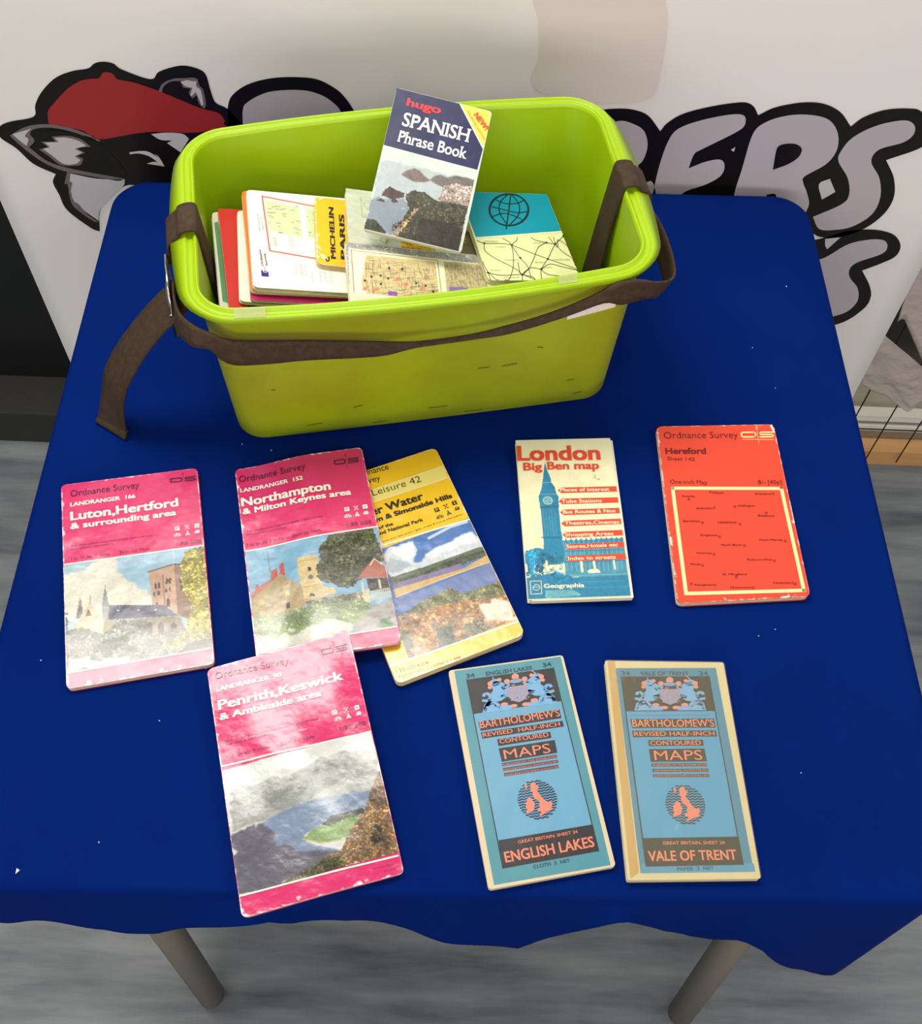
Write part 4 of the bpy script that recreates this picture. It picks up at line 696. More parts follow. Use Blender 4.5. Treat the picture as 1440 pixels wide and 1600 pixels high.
  ((22,14,12),1,[(0.4468,-0.1094),(0.4866,-0.0923),(0.5134,-0.078),(0.548,-0.0738),(0.5766,-0.0813),(0.5934,-0.1011),(0.5941,-0.1224),(0.5792,-0.1377),(0.5574,-0.1536),(0.5785,-0.185),(0.5878,-0.2103),(0.5842,-0.2371),(0.5588,-0.2704),(0.4961,-0.2922)]),
  ((196,186,190),2,[(0.4596,-0.1568),(0.4964,-0.1313),(0.5212,-0.1029),(0.5474,-0.0921),(0.5673,-0.0924),(0.5763,-0.1044),(0.5729,-0.1188),(0.5453,-0.1372),(0.5389,-0.1522),(0.5452,-0.1692),(0.5631,-0.191),(0.5705,-0.2219),(0.5526,-0.2498),(0.4902,-0.2701)]),
  ((205,200,202),2,[(0.4875,-0.0941),(0.5072,-0.0897),(0.4962,-0.1137),(0.4913,-0.1069)]),
]
STRAP = [((-0.2135, -0.1189, 0.243), (-0.2135, -0.1283, 0.2327)), ((-0.2084, -0.1228, 0.2254), (-0.2107, -0.1297, 0.2132)), ((-0.2005, -0.1268, 0.2156), (-0.2059, -0.1321, 0.2007)), ((-0.1916, -0.1293, 0.2104), (-0.1982, -0.1341, 0.1876)), ((-0.1783, -0.1308, 0.2058), (-0.1847, -0.1357, 0.1783)), ((-0.1477, -0.1329, 0.2029), (-0.1525, -0.1378, 0.1772)), ((-0.1168, -0.1347, 0.2002), (-0.1192, -0.1398, 0.1787)), ((-0.0562, -0.1371, 0.191), (-0.0544, -0.1423, 0.1753)), ((-0.0259, -0.1377, 0.1863), (-0.0236, -0.1428, 0.1805)), ((0.0049, -0.1379, 0.1844), (0.0042, -0.143, 0.1834)), ((0.036, -0.1375, 0.1861), (0.0352, -0.1427, 0.1838)), ((0.0671, -0.1368, 0.1913), (0.0665, -0.1419, 0.1845)), ((0.0981, -0.1358, 0.1979), (0.0977, -0.1407, 0.1905)), ((0.1289, -0.134, 0.207), (0.1317, -0.139, 0.1997)), ((0.159, -0.1323, 0.2207), (0.1624, -0.1373, 0.2094)), ((0.1683, -0.1316, 0.2292), (0.1801, -0.1358, 0.2121)), ((0.1903, -0.1295, 0.2391), (0.2092, -0.1305, 0.2174)), ((0.201, -0.1266, 0.248), (0.2276, -0.1158, 0.2127)), ((0.2106, -0.1134, 0.2597), (0.2265, -0.1171, 0.2517)), ((0.216, -0.0912, 0.2599), (0.223, -0.1014, 0.2598)), ((0.2193, -0.0678, 0.26), (0.2233, -0.0748, 0.26))]
HEM = [(-0.4061, 0.19, -0.1081), (-0.3403, 0.19, -0.0834), (-0.2994, 0.19, -0.0696), (-0.2819, 0.19, -0.0804), (-0.2567, 0.19, -0.084), (-0.2288, 0.19, -0.0585), (-0.1772, 0.19, -0.0345), (-0.1485, 0.19, -0.0262), (-0.1343, 0.19, -0.0481), (-0.118, 0.19, -0.0533), (-0.0858, 0.19, -0.0787), (-0.0508, 0.19, -0.0656), (-0.0279, 0.19, -0.0609), (0.0006, 0.19, -0.0849), (0.0298, 0.19, -0.0941), (0.048, 0.19, -0.1091), (0.0736, 0.19, -0.1397), (0.0941, 0.19, -0.096), (0.1194, 0.19, -0.0599), (0.1486, 0.19, -0.0248), (0.1627, 0.19, -0.0275), (0.2047, 0.19, -0.0942), (0.2314, 0.19, -0.1112), (0.2483, 0.19, -0.1074), (0.2706, 0.19, -0.0766), (0.2922, 0.19, -0.0943), (0.3566, 0.19, -0.2244), (0.3938, 0.19, -0.2871), (0.4182, 0.19, -0.3124), (0.4225, 0.19, -0.2707), (0.4051, 0.19, -0.1548), (0.4026, 0.19, -0.0761), (0.4175, 0.19, -0.0383)]

# ---------------------------------------------------------------- helpers
def lin(c):
    c = np.asarray(c, float)/255.
    return np.where(c <= .04045, c/12.92, ((c+.055)/1.055)**2.4)
def mat(name, col=None, rough=.5, spec=.5, metal=0, bump=None, noise=None, coat=0, sheen=0, trans=0, alpha=1, attr=False):
    m = bpy.data.materials.new(name); m.use_nodes = True; nt = m.node_tree; N = nt.nodes; L = nt.links
    b = N['Principled BSDF']; b.inputs['Roughness'].default_value = rough; b.inputs['Metallic'].default_value = metal
    b.inputs['Specular IOR Level'].default_value = spec; b.inputs['Coat Weight'].default_value = coat; b.inputs['Coat Roughness'].default_value = .12
    b.inputs['Sheen Weight'].default_value = sheen; b.inputs['Transmission Weight'].default_value = trans; b.inputs['Alpha'].default_value = alpha
    tc = N.new('ShaderNodeTexCoord')
    if attr:
        a = N.new('ShaderNodeAttribute'); a.attribute_name = 'Col'; L.new(a.outputs['Color'], b.inputs['Base Color'])
    elif col is not None:
        b.inputs['Base Color'].default_value = (*lin(col), 1)
    if noise:                 # (scale, col2, low, high, stretch)
        n = N.new('ShaderNodeTexNoise'); n.inputs['Scale'].default_value = noise[0]; n.inputs['Detail'].default_value = 8; n.inputs['Roughness'].default_value = .6
        mp = N.new('ShaderNodeMapping'); mp.inputs['Scale'].default_value = noise[4] if len(noise) > 4 else (1, 1, 1)
        L.new(tc.outputs['Object'], mp.inputs[0]); L.new(mp.outputs[0], n.inputs[0])
        r = N.new('ShaderNodeValToRGB'); r.color_ramp.elements[0].position = noise[2]; r.color_ramp.elements[1].position = noise[3]
        r.color_ramp.elements[0].color = (*lin(col), 1); r.color_ramp.elements[1].color = (*lin(noise[1]), 1)
        L.new(n.outputs[0], r.inputs[0]); L.new(r.outputs[0], b.inputs['Base Color'])
    if bump:                  # list of (scale, strength, distance, stretch)
        prev = None
        for bp in bump:
            n = N.new('ShaderNodeTexNoise'); n.inputs['Scale'].default_value = bp[0]; n.inputs['Detail'].default_value = 4
            mp = N.new('ShaderNodeMapping'); mp.inputs['Scale'].default_value = bp[3] if len(bp) > 3 else (1, 1, 1)
            L.new(tc.outputs['Object'], mp.inputs[0]); L.new(mp.outputs[0], n.inputs[0])
            u = N.new('ShaderNodeBump'); u.inputs['Strength'].default_value = bp[1]; u.inputs['Distance'].default_value = bp[2]
            L.new(n.outputs[0], u.inputs['Height'])
            if prev: L.new(prev.outputs[0], u.inputs['Normal'])
            prev = u
        L.new(prev.outputs[0], b.inputs['Normal'])
    return m
def obj(name, V, F, m, parent=None, cols=None, smooth=False, origin=None):
    V = [tuple(v) for v in V]
    off = Vector((0, 0, 0))
    if parent is not None and origin is None: off = Vector(parent.location) if parent.get('_w') else off
    if origin is not None: off = Vector(origin)
    me = bpy.data.meshes.new(name)
    me.from_pydata([(v[0]-off.x, v[1]-off.y, v[2]-off.z) for v in V], [], F)
    if cols is not None:
        a = me.color_attributes.new('Col', 'FLOAT_COLOR', 'POINT')
        c = np.ones((len(V), 4), np.float32); c[:, :3] = cols; a.data.foreach_set('color', c.ravel())
    if smooth: me.polygons.foreach_set('use_smooth', [True]*len(me.polygons))
    me.materials.append(m)
    o = bpy.data.objects.new(name, me); COL.objects.link(o)
    if origin is not None: o.location = off
    if parent is not None: o.parent = parent
    return o
def tag(o, label=None, cat=None, group=None, kind=None):
    if label: o['label'] = label
    if cat: o['category'] = cat
    if group: o['group'] = group
    if kind: o['kind'] = kind
    return o
def thing(name, loc, label, cat, group=None, rot=0, worldkids=True):
    o = bpy.data.objects.new(name, None); COL.objects.link(o); o.location = loc; o.rotation_euler = (0, 0, rot)
    o.empty_display_size = .05
    if worldkids: KEEP.add(o.name); o['_w'] = 1
    return tag(o, label, cat, group)
KEEP = set()
class MB:
    def __init__(s): s.v = []; s.f = []; s.c = []
    def add(s, V, F, col=None):
        n = len(s.v); s.v += [tuple(p) for p in V]; s.f += [tuple(i+n for i in f) for f in F]
        if col is not None: s.c += [tuple(lin(col))]*len(V)
    def box(s, a, b, col=None):
        x0, y0, z0 = a; x1, y1, z1 = b
        s.add([(x0,y0,z0),(x1,y0,z0),(x1,y1,z0),(x0,y1,z0),(x0,y0,z1),(x1,y0,z1),(x1,y1,z1),(x0,y1,z1)],
              [(0,3,2,1),(4,5,6,7),(0,1,5,4),(1,2,6,5),(2,3,7,6),(3,0,4,7)], col)
    def tube(s, pts, r, n=14, cap=True):
        pts = [Vector(p) for p in pts]; rings = []
        rs = r if isinstance(r, (list, tuple)) else [r]*len(pts)
        for i, p in enumerate(pts):
            d = (pts[min(i+1, len(pts)-1)]-pts[max(i-1, 0)]).normalized()
            a = d.orthogonal().normalized() if abs(d.z) < .9 else Vector((1, 0, 0)).cross(d).normalized()
            b = d.cross(a)
            rings.append([p+(a*math.cos(2*math.pi*k/n)+b*math.sin(2*math.pi*k/n))*rs[i] for k in range(n)])
        V = [q for g in rings for q in g]; F = []
        for i in range(len(pts)-1):
            for k in range(n): F.append((i*n+k, i*n+(k+1) % n, (i+1)*n+(k+1) % n, (i+1)*n+k))
        if cap: F += [tuple(range(n))[::-1], tuple((len(pts)-1)*n+k for k in range(n))]
        s.add(V, F)
    def build(s, name, m, parent=None, smooth=False, origin=None):
        return obj(name, s.v, s.f, m, parent, s.c if s.c else None, smooth, origin)
_perm = {}
def vnoise(shape, fx, fy, seed, octs=4):
    h, wd = shape; out = np.zeros(shape); amp = 1; tot = 0
    rg = np.random.RandomState(seed)
    for o in range(octs):
        gx, gy = int(fx*2**o)+2, int(fy*2**o)+2
        g = rg.rand(gy+1, gx+1)
        xs = np.linspace(0, gx-1.001, wd); ys = np.linspace(0, gy-1.001, h)
        xi = xs.astype(int); yi = ys.astype(int); tx = xs-xi; ty = ys-yi
        tx = tx*tx*(3-2*tx); ty = (ty*ty*(3-2*ty))[:, None]
        a = g[yi][:, xi]*(1-tx)+g[yi][:, xi+1]*tx; b = g[yi+1][:, xi]*(1-tx)+g[yi+1][:, xi+1]*tx
        out += amp*(a*(1-ty)+b*ty); tot += amp; amp *= .55
    return out/tot

# ---------------------------------------------------------------- materials
M_GLOSS = mat('glossy_cover_print', rough=.24, spec=.6, coat=.6, attr=True, bump=[(45, .22, .002), (10, .38, .012)])
M_CRUMP = mat('creased_glossy_print', rough=.28, spec=.6, coat=.6, attr=True, bump=[(34, .7, .003), (10, .6, .012)])
M_MATTE = mat('matte_cover_print', rough=.55, spec=.35, attr=True, bump=[(40, .15, .002)])
M_SATIN = mat('satin_cover_print', rough=.42, spec=.45, attr=True, bump=[(25, .3, .003), (8, .25, .01)])
M_PAPER = mat('page_edge_paper', (226, 216, 186), rough=.8, spec=.2, noise=(60, (188, 176, 146), .35, .75, (1, 1, 14)))
M_PAPERW = mat('white_page_edge_paper', (236, 230, 208), rough=.8, spec=.2, noise=(60, (205, 198, 175), .4, .8, (1, 1, 14)))
M_CLOTH = mat('royal_blue_felt', (1, 28, 98), rough=.9, spec=.05, noise=(3, (1, 33, 107), .3, .7), bump=[(900, .12, .0006), (6, .25, .01)])
M_TUB = mat('lime_plastic', (162, 198, 10), rough=.36, spec=.45, noise=(5, (160, 192, 12), .35, .8), bump=[(14, .08, .004)])
M_TUBO = mat('shaded_scuffed_lime_plastic', (160, 176, 12), rough=.42, spec=.4, noise=(9, (146, 150, 20), .42, .78), bump=[(60, .08, .001)])  # lime darkened to olive for the shaded outside, with scuff mottling
M_STRAP = mat('brown_webbing', (74, 57, 42), rough=.75, spec=.25, noise=(160, (56, 43, 32), .35, .7), bump=[(700, .35, .0008)])
M_METAL = mat('chromed_buckle', (210, 205, 200), rough=.22, metal=1)
M_LEG = mat('taupe_painted_steel', (118, 110, 98), rough=.45, spec=.4)
M_RUB = mat('dark_rubber', (38, 36, 32), rough=.7)
M_WOODTOP = mat('table_laminate', (170, 150, 120), rough=.5)
M_FLOOR = mat('grey_streaked_vinyl', (88, 94, 99), rough=.33, spec=.45, noise=(3.0, (146, 151, 152), .32, .70, (1.1, 7, 1)), bump=[(160, .08, .0008)])
M_BANNER = mat('banner_vinyl', (252, 247, 240), rough=.38, spec=.45, bump=[(2.2, .25, .02)])
M_PRINT = mat('banner_print', rough=.38, spec=.4, attr=True, bump=[(2.2, .25, .02)])
M_BLACK = mat('black_panel', (8, 9, 9), rough=.5)
M_PLINTH = mat('dark_olive_plinth', (44, 44, 36), rough=.6, noise=(6, (36, 36, 30), .3, .7))
M_PINE = mat('pale_wood_board', (222, 172, 112), rough=.5, noise=(6, (205, 150, 92), .3, .7, (1, 8, 8)))
M_ALU = mat('brushed_aluminium', (150, 148, 140), rough=.35, metal=.6)
M_WHITE = mat('white_track', (245, 240, 225), rough=.4)
M_SHELF = mat('beige_shelf', (190, 182, 160), rough=.6, noise=(10, (165, 158, 135), .35, .7))
M_INT = mat('dark_cabinet_inside', (78, 68, 62), rough=.7)
M_WIRE = mat('dark_wire', (30, 26, 24), rough=.4, metal=.5)
M_BAG = mat('cloudy_plastic_bag', (200, 184, 174), rough=.25, spec=.6, bump=[(26, .8, .01), (9, .8, .02)])
M_LINT = mat('white_lint', (235, 235, 235), rough=.9)
M_FOIL = mat('white_scrap_paper', (240, 235, 215), rough=.5, noise=(60, (120, 112, 100), .62, .68))
M_TAPE = mat('clear_tape', (205, 205, 150), rough=.2, spec=.7, alpha=.3)
M_BROWNP = mat('aged_brown_paper', (176, 142, 88), rough=.6)
M_CLEAR = mat('clear_film_jacket', (225, 215, 170), rough=.12, spec=.7, alpha=.07, bump=[(30, .8, .004)])

# ---------------------------------------------------------------- setting
mb = MB(); mb.box((-3.5, -3.2, -.05), (3.5, 3.0, 0)); tag(mb.build('floor', M_FLOOR), 'grey streaked vinyl floor', kind='structure')
mb = MB(); mb.box((-3.5, 1.95, 0), (3.5, 2.0, 2.75)); tag(mb.build('wall_back', mat('wall_paint', (205, 200, 190), rough=.8)), kind='structure')

# black stage front with its plinth, left
t = thing('display_plinth', (-1.2, 1.15, 0), 'black panel on a dark olive plinth behind the left edge of the banner', 'stage')
mb = MB(); mb.box((-2.6, 1.112, 0), (-.42, 1.19, .095)); mb.build('plinth', M_PLINTH, t)
mb = MB(); mb.box((-2.6, 1.105, .085), (-.42, 1.112, .097)); mb.build('edge_strip', M_PLINTH, t)
mb = MB(); mb.box((-2.6, 1.19, 0), (-.42, 1.22, 1.9)); mb.build('panel', M_BLACK, t)
# glass display case, right
t = thing('display_case', (1.2, 1.15, 0), 'low display case with pale wood board and white sliding track behind the table', 'cabinet')
mb = MB(); mb.box((.45, 1.136, 0), (2.4, 1.166, .041)); mb.build('base_board', M_PINE, t)
mb = MB(); mb.box((.45, 1.1665, 0), (2.4, 1.19, .063)); mb.build('sill', M_ALU, t)
mb = MB(); mb.box((.45, 1.1665, .0635), (2.4, 1.188, .078)); mb.build('track', M_WHITE, t)
mb = MB(); mb.box((.45, 1.172, .0785), (2.4, 1.19, .088)); mb.build('track_channel', M_ALU, t)
mb = MB(); mb.box((.45, 1.1695, .0885), (2.4, 1.19, .104)); mb.build('track', M_WHITE, t)
mb = MB(); mb.box((.45, 1.1905, .0), (2.4, 1.26, .1)); mb.build('shelf', M_SHELF, t)
mb = MB(); mb.box((.45, 1.2605, 0), (2.4, 1.28, 1.2)); mb.build('back_panel', M_INT, t)
# wire rack in front of the case
t = thing('wire_rack', (.8, 1.126, .023), 'rack of thin dark vertical wires standing before the display case', 'rack')
for x in (.676, .735, .792, .849, .906):
    mb = MB(); mb.tube([(x, 1.127, .023), (x, 1.127, .62)], .0012, 8); mb.build('wire', M_WIRE, t)
mb = MB(); mb.tube([(.66, 1.1297, .119), (1.0, 1.1297, .119)], .0013, 8); mb.build('cross_wire', M_WIRE, t)
mb = MB(); mb.tube([(.66, 1.1297, .60), (1.0, 1.130, .60)], .0016, 8); mb.build('cross_wire', M_WIRE, t)
def sheet(xs, top, bot, y, amp, seed, name, m, parent=None, ny=40, origin=None):
    rg = np.random.RandomState(seed); nx = len(xs)
    g = vnoise((ny, nx), 4, 4, seed, 4)-.5
    V = []; F = []
    for j in range(ny):
        t_ = j/(ny-1)
        for i, x in enumerate(xs):
            z = top[i]*(1-t_)+bot[i]*t_
            V.append((x, y+g[j, i]*amp, z))
    for j in range(ny-1):
        for i in range(nx-1): F.append((j*nx+i, j*nx+i+1, (j+1)*nx+i+1, (j+1)*nx+i))
    o = obj(name, V, F, m, parent, smooth=True, origin=origin)
    s = o.modifiers.new('thickness', 'SOLIDIFY'); s.thickness = .0008
    return o
xs = np.linspace(.640, .90, 60)
up_bot = np.interp(xs, [.64, .648, .655, .722, .76, .9], [.50, .43, .441, .337, .29, .25])
tag(sheet(xs, np.full(60, .95), up_bot, 1.108, .006, 3, 'plastic_bag', M_BAG, origin=(.75, 1.112, .4)), 'upper cloudy plastic bag hanging beside the banner', 'bag')
lo_top = np.interp(xs, [.640, .647, .731, .76, .9], [.33, .385, .313, .285, .25])
lo_bot = np.interp(xs, [.640, .652, .673, .702, .74, .752, .77, .9], [.30, .262, .246, .233, .2, .191, .234, .24])
tag(sheet(xs, lo_top, lo_bot, 1.118, .008, 8, 'plastic_bag', M_BAG, origin=(.75, 1.112, .2)), 'lower crumpled plastic bag with a pointed corner above the wood board', 'bag')
xs2 = np.linspace(.655, .73, 30)
tag(sheet(xs2, np.interp(xs2, [.655, .69, .73], [.24, .215, .205]), np.interp(xs2, [.655, .68, .70, .73], [.19, .172, .168, .172]), 1.20, .014, 12, 'paper_scrap', M_FOIL, origin=(.7, 1.20, .1)), 'crumpled white printed paper lying on the beige shelf', 'paper')

# banner
t = thing('banner', (0, 1.10, .02), 'large white banner with a capped animal emblem and outlined letters behind the table', 'banner')
ban = t
V = []; F = []
nx, nz = 40, 40
for j in range(nz):
    for i in range(nx): V.append((-.641+1.279*i/(nx-1), 1.1, .02+1.98*j/(nz-1)))
for j in range(nz-1):
    for i in range(nx-1): F.append((j*nx+i, j*nx+i+1, (j+1)*nx+i+1, (j+1)*nx+i))
o = obj('fabric', V, F, M_BANNER, t, smooth=True); s = o.modifiers.new('thickness', 'SOLIDIFY'); s.thickness = .002; s.offset = -1
mb = MB(); mb.box((-.641, 1.0985, .0), (.638, 1.104, .02)); mb.build('hem_bar', M_ALU, t)
mb = MB(); mb.box((-.641, 1.0985, 2.0), (.638, 1.104, 2.02)); mb.build('hem_bar', M_ALU, t)
def catmull(P, n=6):
    out = []; L = len(P)
    for i in range(L):
        p0, p1, p2, p3 = P[i-1], P[i], P[(i+1) % L], P[(i+2) % L]
        a1 = math.atan2(p1[1]-p0[1], p1[0]-p0[0]); a2 = math.atan2(p2[1]-p1[1], p2[0]-p1[0]); a3 = math.atan2(p3[1]-p2[1], p3[0]-p2[0])
        def turn(a, b): d = abs(a-b) % (2*math.pi); return min(d, 2*math.pi-d)
        s1 = 0 if turn(a1, a2) > 1.25 else 1; s2 = 0 if turn(a2, a3) > 1.25 else 1
        for k in range(n):
            t_ = k/n
            m1 = ((p2[0]-p0[0])*.5*s1, (p2[1]-p0[1])*.5*s1) if s1 else ((p2[0]-p1[0]), (p2[1]-p1[1]))
            m2 = ((p3[0]-p1[0])*.5*s2, (p3[1]-p1[1])*.5*s2) if s2 else ((p2[0]-p1[0]), (p2[1]-p1[1]))
            h00 = 2*t_**3-3*t_**2+1; h10 = t_**3-2*t_**2+t_; h01 = -2*t_**3+3*t_**2; h11 = t_**3-t_**2
            l = math.dist(p1, p2); c1 = min(1, 1.5*l/(math.hypot(*m1)+1e-9)); c2 = min(1, 1.5*l/(math.hypot(*m2)+1e-9))
            out.append((h00*p1[0]+h10*m1[0]*c1+h01*p2[0]+h11*m2[0]*c2, h00*p1[1]+h10*m1[1]*c1+h01*p2[1]+h11*m2[1]*c2))
    return out
from mathutils.geometry import tessellate_polygon
def tess(P):
    V3 = [Vector((p[0], p[1], 0)) for p in P]
    return [tuple(f) for f in tessellate_polygon([V3])]
for col, level, P in LOGO:
    Q = catmull(P); mb = MB(); y = 1.1-.0006-.0005*level
    mb.add([(q[0], y, q[1]+TH) for q in Q], tess(Q), col)
    nm = {(22, 14, 12): 'black_outline', (166, 46, 44): 'red_cap', (196, 186, 190): 'letter_fill', (205, 200, 202): 'pale_patch', (120, 105, 108): 'grey_edge'}.get(tuple(col), 'faded_patch')
    mb.build(nm, M_PRINT, t)

# ---------------------------------------------------------------- table and cloth
TC = Vector((0.0, .640, 0)); TA = math.radians(1.376); TW, TD = .886, .862
def tpt(x, y, z): return (TC.x+x*math.cos(TA)-y*math.sin(TA), TC.y+x*math.sin(TA)+y*math.cos(TA), z)
def rrect(a, b, r, ns=40, nc=10):
    P = []
    for cx, cy, a0, nx_, L in ((a-r, b-r, 0, (-1, 0), 2*(a-r)), (-a+r, b-r, 90, (0, -1), 2*(b-r)), (-a+r, -b+r, 180, (1, 0), 2*(a-r)), (a-r, -b+r, 270, (0, 1), 2*(b-r))):
        for k in range(nc+1):
            an = math.radians(a0+90*k/nc); P.append((cx+r*math.cos(an), cy+r*math.sin(an), math.cos(an), math.sin(an)))
        x, y, n1, n2 = P[-1]
        for k in range(1, ns): P.append((x+nx_[0]*L*k/ns, y+nx_[1]*L*k/ns, n1, n2))
    return P
t = thing('folding_table', tpt(0, 0, 0), 'square table on slim taupe steel legs under the blue cloth', 'table')
out = rrect(.436, .424, .05, 6, 8)
V = [tpt(p[0], p[1], TH-.0035) for p in out]+[tpt(p[0], p[1], TH-.022) for p in out]; n = len(out)
F = [tuple(range(n)), tuple(range(2*n-1, n-1, -1))]+[(i, i+n, (i+1) % n+n, (i+1) % n) for i in range(n)]
obj('tabletop', V, F, M_WOODTOP, t)
mb = MB()
for a, b in (((-.34, -.345), (.34, -.325)), ((-.34, .325), (.34, .345)), ((-.345, -.325), (-.325, .325)), ((.325, -.325), (.345, .325))):
    p = tpt(*a, 0); q = tpt(*b, 0); mb.box((p[0], p[1], TH-.055), (q[0], q[1], TH-.0225))
mb.build('frame', M_LEG, t)
for fx, fy, tx, ty in ((-.309, .213, -.316, .262), (.330, .214, .322, .268), (-.318, 1.062, -.316, 1.01), (.322, 1.066, .320, 1.02)):
    f = Vector((fx, fy, .016)); tp = Vector((tx, ty, TH-.0555)); d = (tp-f).normalized()
    mb = MB(); mb.tube([f, tp], .0175, 20); lg = mb.build('leg', M_LEG, t, True)
    lg.data.polygons.foreach_set('use_smooth', [len(p.vertices) == 4 for p in lg.data.polygons])
    mb = MB(); mb.tube([(fx, fy, .0), (fx, fy, .003), Vector((fx, fy, 0))+d*.016, Vector((fx, fy, 0))+d*.022], [.0205, .0225, .0225, .0185], 20); mb.build('foot', M_RUB, lg)
out = rrect(TW/2+.0015, TD/2+.0015, .046, 90, 14); n = len(out)
rings = []
random.seed(2)
def hemz(px, py, nx_, ny_):
    wx, wy, _ = tpt(px, py, 0)
    side = -.14+.02*math.sin(py*17)+.012*math.sin(py*41+1)+.015*math.sin(px*19)
    if wx > .43 and nx_ > .5 and wy < .6: return float(np.interp(wy, [.20, .25, .30, .36, .6], [-.345, -.31, -.20, -.15, side]))
    if ny_ < -.05:
        H_ = [h for h in HEM if h[0] < .4185 and not (h[0] > .395 and h[2] > -.28)]+[(.43, .19, -.335)]; hx = [h[0] for h in H_]; hz = [h[2] for h in H_]
        f = float(np.interp(wx, hx, hz)); k = min(1, max(0, (-ny_-.05)/.12)); return f*k+side*(1-k)
    return side
for sc in (0, .25, .5, .75, .9):
    rings.append([tpt(p[0]*sc, p[1]*sc, TH) for p in out])
R = .010
for k in range(6):
    a = math.radians(18*k)
    rings.append([tpt(p[0]-p[2]*(R-R*math.sin(a)), p[1]-p[3]*(R-R*math.sin(a)), TH-R*(1-math.cos(a))) for p in out])
for k in range(1, 15):
    tt = k/14; ring = []
    for i, p in enumerate(out):
        hz = hemz(*p); s_ = i/n
        front = p[3] < -.05
        amp = (.010 if front else .004)
        q = p[0] if abs(p[3]) > .5 else p[1]
        fold = amp*tt*(math.sin(q*23+.7)+.6*math.sin(q*41+2))*.6+(.014 if front else .006)*tt
        ring.append(tpt(p[0]+p[2]*fold, p[1]+p[3]*fold, TH-R+(hz+R)*tt))
    rings.append(ring)
V = [q for g in rings[1:] for q in g]; V.append(rings[0][0]); F = []
for j in range(len(rings)-2):
    for i in range(n): F.append((j*n+i, (j+1)*n+i, (j+1)*n+(i+1) % n, j*n+(i+1) % n))
for i in range(n): F.append((len(V)-1, i, (i+1) % n))
o = obj('tablecloth', V, F, M_CLOTH, smooth=True, origin=tpt(0, 0, TH))
s = o.modifiers.new('thickness', 'SOLIDIFY'); s.thickness = .0012; s.offset = -1
tag(o, 'royal blue cloth draped over the table with a wavy hem', 'tablecloth')
mb = MB(); random.seed(5)
def fleck(x, y, s):
    a = random.random()*3; mb.add([(x, y, TH+.0016), (x+s*math.cos(a), y+s*math.sin(a), TH+.0016), (x+s*math.cos(a+1.9), y+s*math.sin(a+1.9), TH+.0016), (x+s*.3, y+s*.3, TH+.0003)], [(0, 1, 2), (0, 3, 1), (1, 3, 2), (2, 3, 0)])
fleck(-.378, .705, .0022); fleck(-.362, .215, .003); fleck(.386, .92, .0018); fleck(-.235, .66, .0012)
for k in range(14): fleck(random.uniform(-.4, .4), random.uniform(.24, 1.0), .0011)
tag(mb.build('lint', M_LINT), 'tiny white lint flecks scattered on the blue cloth', 'lint', kind='stuff')

# ---------------------------------------------------------------- covers
class Surf:
    def __init__(s, key, bend=None):
        s.c = [Vector((p[0], p[1], p[2]+TH)) for p in CORN[key]]; s.bend = bend
        s.w = ((s.c[1]-s.c[0]).length+(s.c[2]-s.c[3]).length)/2; s.h = ((s.c[3]-s.c[0]).length+(s.c[2]-s.c[1]).length)/2
        s.n = (s.c[3]-s.c[0]).cross(s.c[1]-s.c[0]).normalized()
        if s.n.z < 0: s.n = -s.n
    def __call__(s, u, v, d=0):
        a, b, c, e = s.c
        p = a*(1-u)*(1-v)+b*u*(1-v)+c*u*v+e*(1-u)*v
        if s.bend: p = p+Vector((0, 0, s.bend(u, v)))
        return p+s.n*d
def inset(v, w, h, r):       # rounded corners: how much each row is drawn in
    y = min(v, 1-v)*h
    if y >= r: return 0
    return (r-math.sqrt(max(0, r*r-(r-y)**2)))/w
def rows(ny, h, r):
    vs = [0, .15*r/h, .4*r/h, .7*r/h]+[r/h+(1-2*r/h)*k/ny for k in range(ny+1)]
    vs += [1-q for q in (.7*r/h, .4*r/h, .15*r/h, 0)]
    return vs
def slab(S, name, m, parent, d0, d1, nx=8, ny=14, r=.004, grow=0, shift=(0, 0), cols=None):
    vs = rows(ny, S.h, r); V = []; F = []; nr = len(vs)
    g = grow
    for d in (d0, d1):
        for v in vs:
            i_ = inset(v, S.w, S.h, r)
            for i in range(nx+1):
                u = i_+(1-2*i_)*i/nx
                V.append(S((u-.5)*(1+2*g/S.w)+.5+shift[0]/S.w, (v-.5)*(1+2*g/S.h)+.5+shift[1]/S.h, d))
    K = nr*(nx+1)
    for j in range(nr-1):
        for i in range(nx):
            a = j*(nx+1)+i; F.append((a, a+nx+1, a+nx+2, a+1)); F.append((K+a, K+a+1, K+a+nx+2, K+a+nx+1))
    for j in range(nr-1):
        a = j*(nx+1); F.append((a, K+a, K+a+nx+1, a+nx+1)); b = a+nx; F.append((b, b+nx+1, K+b+nx+1, K+b))
    for i in range(nx):
        F.append((i, i+1, K+i+1, K+i)); b = (nr-1)*(nx+1)+i; F.append((b, K+b, K+b+1, b+1))
    c = None
    if cols is not None: c = [tuple(lin(cols))]*len(V)
    return obj(name, V, F, m, parent, c)
